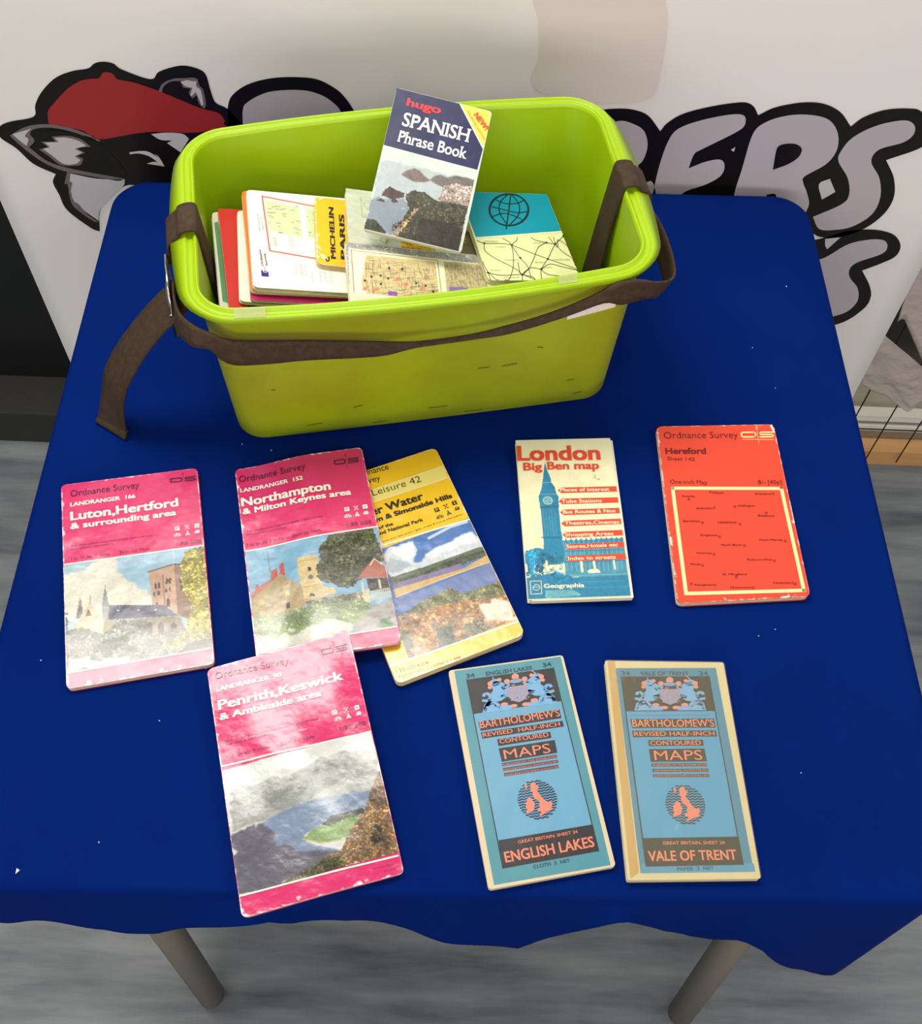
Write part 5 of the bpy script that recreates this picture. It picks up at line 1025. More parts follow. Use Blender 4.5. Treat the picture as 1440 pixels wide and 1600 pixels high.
def cover(S, parent, m, col, r=.004, wear=.0, weartop=(250, 235, 225), nx=90, ny=140, spine=None, seed=1, paint=None):
    vs = rows(ny, S.h, r); V = []; F = []; C = []
    nr = len(vs); N1 = vnoise((nr, nx+1), 30, 50, seed, 3); N2 = vnoise((nr, nx+1), 6, 9, seed+9, 3)
    base = lin(col); wt = lin(weartop)
    for j, v in enumerate(vs):
        i_ = inset(v, S.w, S.h, r)
        for i in range(nx+1):
            u = i_+(1-2*i_)*i/nx
            V.append(S(u, v, 0))
            e = min(u*S.w, (1-u)*S.w, v*S.h, (1-v)*S.h)
            k = 0
            if wear: k = max(0, min(1, ((wear*(.05+2.6*max(0, N1[j, i]-.50)*4*max(0, N2[j, i]-.15)*(1.5 if v > .5 else .8)))-e)/.0006))
            c = base*(1-k)+wt*k
            c = c*(1+.10*(N2[j, i]-.5))
            C.append(tuple(c))
    for j in range(nr-1):
        for i in range(nx):
            a = j*(nx+1)+i; F.append((a, a+nx+1, a+nx+2, a+1))
    o = obj('cover', V, F, m, parent, C, smooth=True)
    return o
# ---- painting of printed pictures (ink colours, plus pale glare patches on some covers)
class Canvas:
    def __init__(s, quad, w, h, wu, seed):
        us = [q[0] for q in quad]; vs_ = [q[1] for q in quad]
        s.u0 = max(0.004, (quad[0][0]+quad[3][0])/2); s.u1 = min(.996, (quad[1][0]+quad[2][0])/2); s.v0 = (quad[0][1]+quad[1][1])/2; s.v1 = min(.995, (quad[2][1]+quad[3][1])/2)
        s.w, s.h = w, h; s.px = w/(s.u1-s.u0); s.a = np.zeros((h, w, 3)); s.seed = seed
        s.n = vnoise((h, w), 14, 14, seed, 5)-.5; s.n2 = vnoise((h, w), 60, 60, seed+3, 2)-.5
        s.X, s.Y = np.meshgrid(np.arange(w), np.arange(h)); s.rg = np.random.RandomState(seed)
    def xy(s, P): return np.array([((p[0]-s.u0)/(s.u1-s.u0)*(s.w-1), (p[1]-s.v0)/(s.v1-s.v0)*(s.h-1)) for p in P])
    def mask(s, P, soft=0):
        Q = s.xy(P); X, Y = s.X, s.Y; m = np.zeros(X.shape, bool); n = len(Q)
        if soft: X = X+s.n*soft*s.w*4; Y = Y+vnoise(X.shape, 9, 9, s.seed+7, 4)*soft*s.w*4-soft*s.w*2
        for i in range(n):
            x0, y0 = Q[i]; x1, y1 = Q[(i+1) % n]
            if y0 == y1: continue
            c = ((y0 > Y) != (y1 > Y)) & (X < (x1-x0)*(Y-y0)/(y1-y0)+x0); m ^= c
        m = m.astype(float)
        if soft:
            for _ in range(2):
                p = np.pad(m, 1, 'edge'); m = (p[:-2, 1:-1]+p[2:, 1:-1]+p[1:-1, :-2]+p[1:-1, 2:]+m)/5
        return m[..., None]
    def fill(s, m, col, jit):
        c = np.array(col, float)[None, None]*(1+jit*4*(s.n[..., None]*.5+s.n2[..., None]*.4)); s.a = s.a*(1-m)+c*m
    def disc(s, x, y, r, col):
        x0, x1 = int(max(0, x-r-1)), int(min(s.w, x+r+2)); y0, y1 = int(max(0, y-r-1)), int(min(s.h, y+r+2))
        if x0 >= x1 or y0 >= y1: return
        asp = s.asp
        d = ((s.X[y0:y1, x0:x1]-x)**2+((s.Y[y0:y1, x0:x1]-y)*asp)**2) <= r*r
        s.a[y0:y1, x0:x1][d] = col
    def line(s, P, wd, col):
        Q = s.xy(P)
        for a, b in zip(Q[:-1], Q[1:]):
            d = b-a; L2 = max(1e-6, d@d); t_ = np.clip(((s.X-a[0])*d[0]+(s.Y-a[1])*d[1])/L2, 0, 1)
            dist = np.hypot(s.X-a[0]-t_*d[0], s.Y-a[1]-t_*d[1]); k = np.clip(wd*s.px/2+.5-dist, 0, 1)[..., None]
            s.a = s.a*(1-k)+np.array(col, float)*k
    def run(s, op):
        k = op[0]
        if k == 'base': s.a[:] = np.array(op[1], float); s.a *= (1+op[2]*4*s.n[..., None])
        elif k == 'poly': s.fill(s.mask(op[4], op[3]), op[1], op[2])
        elif k == 'line': s.line(op[3], op[2], op[1])
        elif k == 'disc':
            for p in s.xy(op[2]): s.disc(p[0], p[1], op[3]*s.px, op[1])
        elif k == 'foliage':
            m = s.mask(op[2])[..., 0]; ys, xs_ = np.nonzero(m)
            if len(xs_) == 0: return
            n_ = op[3]
            if n_ >= 100: s.fill(m[..., None].astype(float), np.mean(op[1], 0)*.92, .12)
            n_ = int(n_*1.5)
            for _ in range(n_):
                q = s.rg.randint(len(xs_)); c = np.array(op[1][s.rg.randint(len(op[1]))], float)*s.rg.uniform(.82, 1.15)
                s.disc(xs_[q]+s.rg.uniform(-1, 1), ys[q]+s.rg.uniform(-1, 1), max(.9, op[4]*s.px*s.rg.uniform(.22, .8)), c*(1+1.3*s.n[ys[q], xs_[q]]))
        elif k == 'streets':
            Q = np.array(op[3]); rg = s.rg
            for _ in range(op[4]):
                a, b = rg.rand(2); l = rg.uniform(.04, .16); hor = rg.rand() < .5
                def P_(a, b): return tuple(Q[0]*(1-a)*(1-b)+Q[1]*a*(1-b)+Q[2]*a*b+Q[3]*(1-a)*b)
                a2, b2 = (min(1, a+l), b+rg.uniform(-.02, .02)) if hor else (a+rg.uniform(-.02, .02), min(1, b+l*1.6))
                s.line([P_(a, b), P_(a2, b2)], op[2], op[1])
    def mesh(s, S, parent, m, d):
        w_, h_ = s.w, s.h; V = []
        us = np.linspace(s.u0, s.u1, w_); vs_ = np.linspace(s.v0, s.v1, h_)
        c = [np.array(p) for p in S.c]; U, Vv = np.meshgrid(us, vs_); U = U[..., None]; Vv = Vv[..., None]
        P = c[0]*(1-U)*(1-Vv)+c[1]*U*(1-Vv)+c[2]*U*Vv+c[3]*(1-U)*Vv+np.array(S.n)*d
        if S.bend: P[..., 2] += np.vectorize(S.bend)(U[..., 0], Vv[..., 0])
        off = np.array(parent.location)
        P = (P-off).reshape(-1, 3)
        me = bpy.data.meshes.new('photograph'); nq = (w_-1)*(h_-1)
        me.vertices.add(len(P)); me.vertices.foreach_set('co', P.astype(np.float32).ravel())
        idx = np.arange(w_*h_).reshape(h_, w_)
        q = np.stack([idx[:-1, :-1], idx[1:, :-1], idx[1:, 1:], idx[:-1, 1:]], -1).reshape(-1, 4).astype(np.int32)
        me.loops.add(nq*4); me.loops.foreach_set('vertex_index', q.ravel()); me.polygons.add(nq)
        me.polygons.foreach_set('loop_start', np.arange(0, nq*4, 4, dtype=np.int32)); me.update(calc_edges=True)
        at = me.color_attributes.new('Col', 'FLOAT_COLOR', 'POINT')
        cc = np.ones((w_*h_, 4), np.float32); cc[:, :3] = lin(np.clip(s.a, 4, 255)).reshape(-1, 3); at.data.foreach_set('color', cc.ravel())
        me.polygons.foreach_set('use_smooth', [True]*nq); me.materials.append(m)
        o = bpy.data.objects.new('photograph', me); COL.objects.link(o); o.parent = parent
        return o
# ---- lettering
_fc = {}
def glyphs(txt, bold, style):
    key = (txt, bold, style)
    if key in _fc: return _fc[key]
    cu = bpy.data.curves.new('t', 'FONT'); cu.body = txt; cu.size = 1; cu.offset = bold; cu.resolution_u = 3
    if style == 's': cu.space_character = .98
    ob = bpy.data.objects.new('t', cu); COL.objects.link(ob); bpy.context.view_layer.update()
    me = bpy.data.meshes.new_from_object(ob.evaluated_get(bpy.context.evaluated_depsgraph_get()))
    V = [(v.co.x, v.co.y) for v in me.vertices]; F = [tuple(p.vertices) for p in me.polygons]
    if style == 's':           # slab serifs on every flat stem end
        cnt = {}
        for f in F:
            for a, b in zip(f, f[1:]+f[:1]): cnt[tuple(sorted((a, b)))] = cnt.get(tuple(sorted((a, b))), 0)+1
        tops = max(v[1] for v in V)
        for (a, b), c in list(cnt.items()):
            if c != 1: continue
            (x0, y0), (x1, y1) = V[a], V[b]
            if abs(y0-y1) < .004 and .05 < abs(x0-x1) < .16 and (abs(y0+bold) < .02 or y0 > .45):
                l, r = min(x0, x1)-.045, max(x0, x1)+.045; s_ = 1 if y0 < .1 else -1
                n = len(V); V += [(l, y0), (r, y0), (r, y0+s_*.05), (l, y0+s_*.05)]; F.append((n, n+1, n+2, n+3))
    bpy.data.objects.remove(ob); bpy.data.curves.remove(cu)
    V = np.array(V); _fc[key] = (V, F, V[:, 0].min(), V[:, 0].max()); return _fc[key]
CAPH = .69
def put_text(mb, S, op, d):
    _, txt, a, b, c, col, bold = op[:7]; style = op[7] if len(op) > 7 else ''
    V, F, x0, x1 = glyphs(txt, min(bold, 0), style)
    a = np.array(a); b = np.array(b); c = np.array(c)
    # orthogonal up vector in metric space
    e = (b-a)*[S.w, S.h]; L = np.hypot(*e); e = e/L; upv = np.array([e[1], -e[0]]); hgt = abs(((c-a)*[S.w, S.h])@upv)
    k = hgt/CAPH if style != 'x' else hgt/.53
    bb = bold*1.15; sh = [(0, 0)] if bold <= 0 else [(-bb, -bb*.6), (bb, -bb*.6), (-bb, bb*.6), (bb, bb*.6)]
    for j, (sx, sy) in enumerate(sh):      # heavier weights are struck several times, slightly offset
        P = []
        for x, y in V:
            t_ = (x+sx-x0)/(x1-x0)*L; q = a+(e*t_+upv*(y+sy)*k)/[S.w, S.h]; P.append(S(q[0], q[1], d+j*.000012))
        mb.add(P, F, col)
def sline(mb, S, P, w, col, d, closed=False):
    Q = [np.array((min(.997, max(.003, p[0])), min(.997, max(.003, p[1]))))*[S.w, S.h] for p in P]
    if closed: Q = Q+[Q[0]]
    for a, b in zip(Q[:-1], Q[1:]):
        e = b-a; L = np.hypot(*e)
        if L < 1e-7: continue
        e = e/L; n = np.array([-e[1], e[0]])*w/2; x_ = .45 if min(a[0], b[0]) > .01*S.w and max(a[0], b[0]) < .99*S.w else 0; x_ *= min(1, L/w/2.5); a2 = a-e*w*x_; b2 = b+e*w*x_
        k = max(1, int(L/(.006 if S.bend else .03))); 
        for j in range(k):
            p = a2+(b2-a2)*j/k; q = a2+(b2-a2)*(j+1)/k
            mb.add([S(*(x/[S.w, S.h]), d) for x in (p-n, q-n, q+n, p+n)], [(0, 1, 2, 3)], col)
def spoly(mb, S, P, col, d, n=1):
    P = [(min(.998, max(.002, p[0])), min(.998, max(.002, p[1]))) for p in P]
    if len(P) == 4:
        A = [np.array(p) for p in P]; V = []; F = []; m_ = 6
        for j in range(m_+1):
            for i in range(m_+1):
                u, v = i/m_, j/m_; q = A[0]*(1-u)*(1-v)+A[1]*u*(1-v)+A[2]*u*v+A[3]*(1-u)*v; V.append(S(q[0], q[1], d))
        for j in range(m_):
            for i in range(m_): a = j*(m_+1)+i; F.append((a, a+m_+1, a+m_+2, a+1))
        mb.add(V, F, col)
    else:
        V = []; F = []
        def sub(a, b, c, k):
            if k == 0: n0 = len(V); V.extend([S(a[0], a[1], d), S(b[0], b[1], d), S(c[0], c[1], d)]); F.append((n0, n0+1, n0+2)); return
            ab, bc, ca = [((x[0]+y[0])/2, (x[1]+y[1])/2) for x, y in ((a, b), (b, c), (c, a))]
            for t3 in ((a, ab, ca), (ab, b, bc), (ca, bc, c), (ab, bc, ca)): sub(*t3, k-1)
        for f in tess(P):
            q = [P[i] for i in f]; L = max(math.dist(q[0], q[1]), math.dist(q[1], q[2]), math.dist(q[0], q[2]))
            sub(*q, 0 if L < .12 else (1 if L < .3 else 2))
        mb.add(V, F, col)
def circ(c, ru, rv, n=24): return [(c[0]+ru*math.cos(2*math.pi*k/n), c[1]+rv*math.sin(2*math.pi*k/n)) for k in range(n)]
def frame_uv(q): # quad -> function from unit square
    A = [np.array(p) for p in q]
    return lambda x, y: tuple(A[0]*(1-x)*(1-y)+A[1]*x*(1-y)+A[2]*x*y+A[3]*(1-x)*y)
BRIT = [(.44,.06),(.50,.04),(.55,.08),(.53,.14),(.60,.15),(.58,.23),(.52,.28),(.56,.33),(.60,.40),(.63,.48),(.70,.56),(.76,.60),(.83,.60),(.86,.66),(.80,.74),(.84,.78),(.76,.82),(.66,.84),(.58,.88),(.50,.92),(.46,.90),(.54,.82),(.50,.80),(.44,.79),(.46,.72),(.53,.70),(.50,.64),(.54,.60),(.53,.54),(.49,.50),(.44,.48),(.42,.42),(.40,.36),(.42,.30),(.36,.26),(.40,.20),(.38,.13)]
IREL = [(.24,.44),(.32,.42),(.38,.46),(.37,.52),(.41,.58),(.38,.68),(.34,.76),(.24,.78),(.16,.80),(.14,.74),(.20,.70),(.16,.64),(.20,.60),(.16,.54),(.22,.50)]
HEB = [(.24,.10),(.30,.08),(.32,.14),(.27,.20),(.24,.24),(.26,.16)]
def globe(mb, S, q, d):
    l, t_, r, b = [np.array(p)*[S.w, S.h] for p in q]; c = (l+t_+r+b)/4; R_ = (np.linalg.norm(r-l)+np.linalg.norm(b-t_))/4
    uv = lambda x, y: tuple((c+np.array([x, y])*R_)/[S.w, S.h])
    for k in range(15):        # wavy sea lines clipped by the circle
        y = -.93+k*.133; half = math.sqrt(max(0, 1-y*y)); n = int(10+half*26); pts = []
        for i in range(n+1):
            x = -half+2*half*i/n; pts.append(uv(x, y+.028*math.sin(x*26)))
        sline(mb, S, pts, R_*.065, (28, 40, 60), d)
    for P in (BRIT, IREL, HEB): spoly(mb, S, [uv(p[0]*2-1, (p[1]*2-1)) for p in P], (228, 128, 104), d+.0001)
def crest(mb, S, q, d):
    g = frame_uv(q); rg = random.Random(3); BL = (112, 165, 205); PKc = (214, 138, 122)
    def e(x, y, rx, ry, col, n=14, dd=0): spoly(mb, S, [g(x+rx*math.cos(2*math.pi*k/n), y+ry*math.sin(2*math.pi*k/n)) for k in range(n)], col, d+dd)
    for s in (-1, 1):
        X = lambda x: .5+s*x
        for P in ([(.10,.98),(.50,.98),(.48,.86),(.44,.74),(.40,.66),(.34,.70),(.30,.84),(.12,.86)], [(.12,.30),(.22,.16),(.30,.14),(.34,.26),(.32,.40),(.38,.52),(.42,.66),(.34,.74),(.22,.70),(.14,.60)],
                  [(.34,.50),(.40,.42),(.46,.44),(.48,.52),(.44,.54),(.42,.48),(.38,.56),(.42,.62),(.48,.60),(.49,.66),(.42,.70),(.36,.64)], [(.30,.72),(.40,.66),(.47,.78),(.49,.94),(.45,.95),(.42,.84),(.34,.80),(.30,.92),(.26,.92),(.26,.8)],
                  [(.22,.34),(.14,.26),(.08,.28),(.10,.34),(.18,.42)], [(.24,.56),(.14,.50),(.08,.56),(.12,.62),(.22,.64)]):
            spoly(mb, S, [g(X(a), b) for a, b in P], BL, d)
        e(X(.28), .18, .075, .10, BL)
        e(X(.35), .20, .035, .07, PKc, dd=.0001); e(X(.12), .20, .04, .07, PKc, dd=.0001); e(X(.22), .12, .03, .05, PKc, dd=.0001)
        e(X(.36), .30, .03, .05, PKc, dd=.0001); e(X(.20), .82, .05, .05, PKc, dd=.0001); e(X(.08), .90, .05, .05, PKc, dd=.0001)
        sline(mb, S, [g(X(.30), .12), g(X(.22), -.04)] if s > 0 else [g(X(.30), .10), g(X(.30), .03)], S.w*.008, PKc, d)
    spoly(mb, S, [g(.36, .36), g(.64, .36), g(.64, .62), g(.58, .76), g(.5, .82), g(.42, .76), g(.36, .62)], (150, 142, 165), d+.0001)
    for k in range(26): e(rg.uniform(.36, .64), rg.uniform(.32, .76), .012, .02, rg.choice([PKc, BL, (170, 130, 140)]), 6, .0002)
    e(.5, .10, .05, .09, PKc, dd=.0001); e(.5, .22, .09, .06, (120, 150, 190), dd=.0001); sline(mb, S, [g(.5, .02), g(.5, .12)], S.w*.012, PKc, d)
def icon(mb, S, i, c, sz, col, d, back):
    c = np.array(c); k = lambda x, y: tuple(c+np.array([x*sz, -y*sz*S.w/S.h])); w_ = sz*S.w*.11
    if i in (0, 2):
        spoly(mb, S, [k(-.42, .42), k(.42, .42), k(.42, -.42), k(-.42, -.42)], col, d)
        if i == 0: sline(mb, S, [k(-.14, -.26), k(-.14, .24), k(.12, .24), k(.18, .1), k(.12, -.02), k(-.14, -.02)], w_, back, d+.0001)
        else: sline(mb, S, [k(-.1, .08), k(.02, .08), k(.0, -.26)], w_*1.3, back, d+.0001); sline(mb, S, [k(.04, .22), k(.06, .26)], w_*1.4, back, d+.0001)
    elif i == 1:
        for P in ([(-.42, .38), (.36, -.36)], [(.42, .38), (-.36, -.36)], [(-.42, .38), (.42, .38)], [(-.4, -.34), (-.15, -.34)], [(.4, -.34), (.15, -.34)]): sline(mb, S, [k(*p) for p in P], w_*.7, col, d)
    elif i == 3:
        for a in (15, 45, 75, 105, 135, 165):
            a = math.radians(a); sline(mb, S, [k(.28*math.cos(a), -.3+.28*math.sin(a)), k(.66*math.cos(a), -.3+.62*math.sin(a))], w_*1.1, col, d)
        sline(mb, S, [k(-.6, -.34), k(.6, -.34)], w_*.6, col, d)
    elif i == 4:
        for P in ([(-.36, -.36), (.06, .46)], [(.36, -.36), (-.06, .46)], [(-.4, -.36), (-.12, -.36)], [(.4, -.36), (.12, -.36)], [(-.12, -.3), (0, .0), (.12, -.3)]): sline(mb, S, [k(*p) for p in P], w_, col, d)
    else:
        spoly(mb, S, [k(-.4, -.2), k(-.4, .12), k(-.22, .34), k(.26, .34), k(.42, .12), k(.42, -.2)], col, d); spoly(mb, S, [k(-.16, .02), k(-.1, .2), k(.1, .2), k(.14, .02)], back, d+.0001)
        for x in (-.18, .18): spoly(mb, S, [k(x+.13*math.cos(a*.785), -.22+.13*math.sin(a*.785)) for a in range(8)], col, d+.00005)
        sline(mb, S, [k(-.62, -.2), k(-.4, -.16)], w_*.7, col, d)
def oslogo(mb, S, q, col, d):
    BL_, BR_, TR_, TL_ = [np.array(p) for p in q]; g = lambda x, y: tuple(TL_*(1-x)*(1-y)+TR_*x*(1-y)+BR_*x*y+BL_*(1-x)*y)
    w_ = S.w*.0072*np.hypot(*((BR_-BL_)*[S.w, S.h]))/(.158*S.w)
    sline(mb, S, [g(.05, .15), g(.40, .15), g(.44, .3), g(.44, .7), g(.40, .85), g(.05, .85), g(.01, .7), g(.01, .3), g(.05, .15)], w_, col, d)
    sline(mb, S, [g(.99, .15), g(.62, .15), g(.58, .3), g(.62, .5), g(.94, .5), g(.99, .68), g(.94, .85), g(.57, .85)], w_, col, d)
    sline(mb, S, [g(.51, 1.9), g(.5, -.75)], w_*.22, col, d); sline(mb, S, [g(.46, -.35), g(.5, -.8), g(.54, -.35)], w_*.2, col, d)
def decorate(key, S, parent, mprint, back, res=(170, 190), seed=5):
    ops = ART.get(key, []); cv = None; mb = MB(); d1 = .00022*(2.4 if S.bend else 1); nd = 0
    for op in ops:
        k = op[0]
        if k == 'R':
            q = op[2]; cv = Canvas(q, res[0], res[1], 0, seed); cv.asp = ((cv.v1-cv.v0)*S.h/res[1])/((cv.u1-cv.u0)*S.w/res[0])
        elif cv is not None and k in ('base', 'poly', 'line', 'disc', 'foliage', 'streets') and not (k == 'line' and cv.a.max() == 0): cv.run(op)
        elif k == 'line': sline(mb, S, op[3], op[2]*S.w, op[1], d1+.0001)
        elif k in ('line1', 'curve'):
            P = op[3]
            if k == 'curve' and len(P) > 2:
                Q = []
                for i in range(len(P)-1):
                    p0 = P[max(0, i-1)]; p1 = P[i]; p2 = P[i+1]; p3 = P[min(len(P)-1, i+2)]
                    for j in range(5):
                        t_ = j/5; Q.append(tuple(.5*((2*p1[z])+(-p0[z]+p2[z])*t_+(2*p0[z]-5*p1[z]+4*p2[z]-p3[z])*t_**2+(-p0[z]+3*p1[z]-3*p2[z]+p3[z])*t_**3) for z in (0, 1)))
                P = Q+[P[-1]]
            sline(mb, S, P, op[2]*S.w, op[1], d1+.00015)
        elif k == 'poly0': nd += 1; spoly(mb, S, op[2], op[1], d1+.00001*nd-.0001)
        elif k == 'T': put_text(mb, S, op, d1+.00028)
        elif k == 'icon': icon(mb, S, op[1], op[2][0], op[3], op[4], d1+.0001, back)
        elif k == 'oslogo': oslogo(mb, S, op[1], op[2], d1+.00015)
        elif k == 'dot': spoly(mb, S, circ(op[2][0], op[3], op[3]*S.w/S.h, 10), op[1], d1+.0002)
        elif k == 'ring': P = circ(op[2][0], op[3], op[3]*S.w/S.h, 12); sline(mb, S, P, op[3]*S.w*.4, op[1], d1+.0002, True)
        elif k == 'ring3':
            l, t_, r, b = [np.array(p) for p in op[2]]; c = (l+r)/2; sline(mb, S, [tuple(c+(r-l)/2*math.cos(a*.1745)+(b-t_)/2*math.sin(a*.1745)) for a in range(36)], S.w*.022, op[1], d1+.0002, True)
        elif k == 'globe': globe(mb, S, op[1], d1+.0001)
        elif k == 'crest': crest(mb, S, op[1], d1+.0001)
    if cv is not None: cv.mesh(S, parent, mprint, .00030 if S.bend else .00012)
    if mb.v: mb.build('lettering', mprint, parent)
def folded(key, name, label, cat, col, thick, m=M_GLOSS, wear=.0012, layers=5, paper=M_PAPER, bend=None, group=None, r=.005, res=(170, 190), back=None, seed=1, gap=0, covernx=90, covd=.0006, base_dz=0, pgshift=(0, 0), backcol=None):
    S = Surf(key, bend); c = S(.5, .5, -thick)
    t = thing(name, (c.x, c.y, min(p.z for p in S.c)-thick), label, cat, group)
    cover(S, t, m, col, r, wear, seed=seed, nx=covernx, ny=int(covernx*1.5))
    slab(S, 'cover_board', m, t, -.0001, -covd, r=r, cols=col)
    rg = random.Random(seed); lay = (thick-2*covd)/layers
    mb = MB()
    for k in range(layers):
        sh = (rg.uniform(-.0009, .0006)+pgshift[0], rg.uniform(-.0006, .0009)+pgshift[1])
        o = slab(S, 'pages', paper, t, -covd-.00005-k*lay, -covd-(k+1)*lay+.00018, r=r*.7, grow=-.0008, shift=sh, nx=6, ny=8)
        me = o.data; n0 = len(mb.v); mb.v += [tuple(v.co+Vector(t.location)) for v in me.vertices]; mb.f += [tuple(i+n0 for i in p.vertices) for p in me.polygons]
        bpy.data.objects.remove(o)
    mb.build('pages', paper, t)
    slab(S, 'back_cover', m, t, -thick+covd, -thick, r=r, cols=backcol or col)
    decorate(key, S, t, m, back or col, res, seed+20)
    return t, S

sm = lambda x, a, b: (lambda t_: t_*t_*(3-2*t_))(min(1, max(0, (x-a)/(b-a))))
PK = (214, 38, 104)
folded('luton', 'folded_map', 'pink folded map titled Luton, Hertford with a brick abbey tower', 'map', PK, .0075, seed=2, wear=.0022)
folded('yellow', 'folded_map', 'yellow folded walking map with a lake photo, half under a pink map', 'map', (236, 188, 32), .0095, seed=3, wear=.0012, layers=7, r=.006)
folded('north', 'folded_map', 'pink folded map titled Northampton with a church and dark tree, overlapping the yellow map', 'map', PK, .0065, seed=4, wear=.002,
       bend=lambda u, v: (lambda l: l)(.0115*sm(u, .05, .62)*.9-.0115*u*.9 if v < .8 else (.0115*sm(u, .05, .62)-.0115*u)*.9))
folded('penrith', 'folded_map', 'creased pink folded map titled Penrith with a lake, lowest on the table', 'map', PK, .0065, seed=5, wear=.002, m=M_CRUMP,
       bend=lambda u, v: .0012*math.sin(6.5*u+4*v+.6)*math.sin(7*v+1.2)+.0006*math.sin(15*u-9*v)*math.sin(3.14*v))
tL, SL_ = folded('london', 'folded_map', 'cream folded London map with a blue clock tower and red arrow tabs', 'map', (234, 228, 188), .0075, m=M_MATTE, seed=6, wear=0, r=.001, paper=M_PAPERW, res=(190, 230), pgshift=(.0028, .0012))
folded('heref', 'folded_map', 'orange-red folded map titled Hereford with a cream frame', 'map', (232, 72, 46), .008, m=M_MATTE, seed=7, wear=.0014, r=.006)
folded('lakes', 'folded_map', 'teal cloth-edged folded map titled English Lakes', 'map', (214, 196, 160), .0065, m=M_SATIN, seed=8, wear=0, r=.003, layers=3, covd=.0012)
tT, ST = folded('trent', 'folded_map', 'blue folded map titled Vale of Trent in a yellowed clear jacket', 'map', (214, 198, 148), .0085, m=M_SATIN, seed=9, wear=0, r=.002, layers=6)
mb = MB()
V = []
slab(ST, 'clear_jacket', M_CLEAR, tT, .0011, .0009, nx=10, ny=16, r=.003, grow=.0006)

# ---------------------------------------------------------------- the green tub
BX, BY, BT = -.05698, .80014, .1978
tub = thing('plastic_tub', (BX, BY, TH+.0002), 'lime green plastic tub with a brown webbing strap, full of maps', 'tub', rot=BT, worldkids=False)
def outl(a, b, r, bow, e=0, ns=26, nc=8):
    P = []
    for x, y, nx_, ny_ in rrect(a, b, r, ns, nc):
        f = bow*max(0, 1-(x/a)**2)*min(1, abs(y)/(b))*(1 if y > 0 else -1)
        ex = e*max(0, 1-(y/(b*.93))**2)**.8*(1 if nx_ > .5 else (-1 if nx_ < -.5 else 0)) if abs(nx_) > .5 else 0
        P.append((x+ex, y+f))
    return P
def loft(levels, cap0=False, cap1=False):
    V = []; F = []; n = None
    for z, a, b, r, bow, e in levels:
        P = outl(a, b, r, bow, e); n = len(P); V += [(p[0], p[1], z) for p in P]
    for j in range(len(levels)-1):
        for i in range(n): F.append((j*n+i, j*n+(i+1) % n, (j+1)*n+(i+1) % n, (j+1)*n+i))
    if cap0: F.append(tuple(range(n))[::-1])
    if cap1: F.append(tuple((len(levels)-1)*n+i for i in range(n)))
    return V, F
body = [(.0055, .1965, .0905, .028, .001, 0), (.008, .202, .0965, .030, .002, 0)]
for k in range(1, 9):
    t_ = k/8; body.append((.008+.2235*t_, .202+.0055*t_, .0965+.0155*t_, .030, .002+.010*t_, 0))
V, F = loft(body, cap0=False); n = len(outl(.2, .1, .03, 0)); F.append(tuple(range(n)))
obj('inner_wall', V, F, M_TUB, tub, smooth=True)
ob_ = [(.0, .194, .089, .026, .001, 0), (.0015, .2005, .0955, .030, .001, 0), (.006, .2055, .1005, .032, .002, 0)]
for k in range(1, 9):
    t_ = k/8; ob_.append((.006+.2195*t_, .2055+.0055*t_, .1005+.0165*t_, .033, .002+.010*t_, 0))
V, F = loft(ob_, cap0=True)
obj('body', V, F, M_TUBO, tub, smooth=True)
rim = [(.2305, .2075, .112, .030, .012, 0), (.2355, .2085, .113, .031, .012, 0), (.2362, .2095, .114, .032, .012, 0), (.2355, .2108, .1153, .033, .012, 0), (.2325, .2118, .1163, .034, .012, 0),
       (.2322, .2168, .1213, .038, .012, 0), (.2345, .2178, .1223, .039, .012, 0), (.2350, .2190, .1235, .040, .012, 0), (.2340, .2205, .125, .041, .012, .001),
       (.2280, .2215, .1258, .042, .012, .0125), (.2275, .2203, .1246, .041, .012, .012), (.2295, .2150, .119, .036, .012, .001), (.2225, .2113, .1173, .034, .012, 0)]
V, F = loft(rim); o = obj('rim', V, F, M_TUB, tub, smooth=True)
mb = MB()
for s in (-1, 1):            # raised blocks each side of the strap slot
    for y0, y1 in ((-.040, -.024), (.019, .035)):
        mb.box((min(s*.222, s*.2325), y0, .216), (max(s*.222, s*.2325), y1, .2265))
mb.build('strap_slot', M_TUB, tub)
# scuffs, tape and sticker
def facepatch(x0, x1, z0, z1, m, name, off=.0006, slope=0):
    V = []; F = []; k = 8
    for j in (0, 1):
        for i in range(k+1):
            x = x0+(x1-x0)*i/k; z = (z0, z1)[j]+slope*i/k; t_ = (z-.006)/.2195; b = .1005+.0165*t_; bow = .002+.010*t_; a = .2055+.0055*t_
            V.append((x, -(b+bow*(1-(x/a)**2))-off, z))
    for i in range(k): F.append((i, i+1, k+2+i, k+1+i))
    o = obj(name, V, F, m, tub); s = o.modifiers.new('thickness', 'SOLIDIFY'); s.thickness = .0003; return o
facepatch(.135, .183, .168, .188, M_WHITE, 'sticker', slope=.008)
M_SCUFF = mat('dark_scuff', (92, 100, 28), rough=.6)
for x, z, l in ((.05, .10, .012), (.075, .098, .016), (.11, .125, .006), (-.13, .022, .016), (-.16, .10, .004), (.0, .03, .02), (-.08, .05, .01), (.15, .05, .008), (.04, .012, .02), (-.06, .012, .015), (.16, .02, .01)):
    facepatch(x, x+l, z, z+.0014, M_SCUFF, 'scuff_mark', slope=random.uniform(-.002, .004))
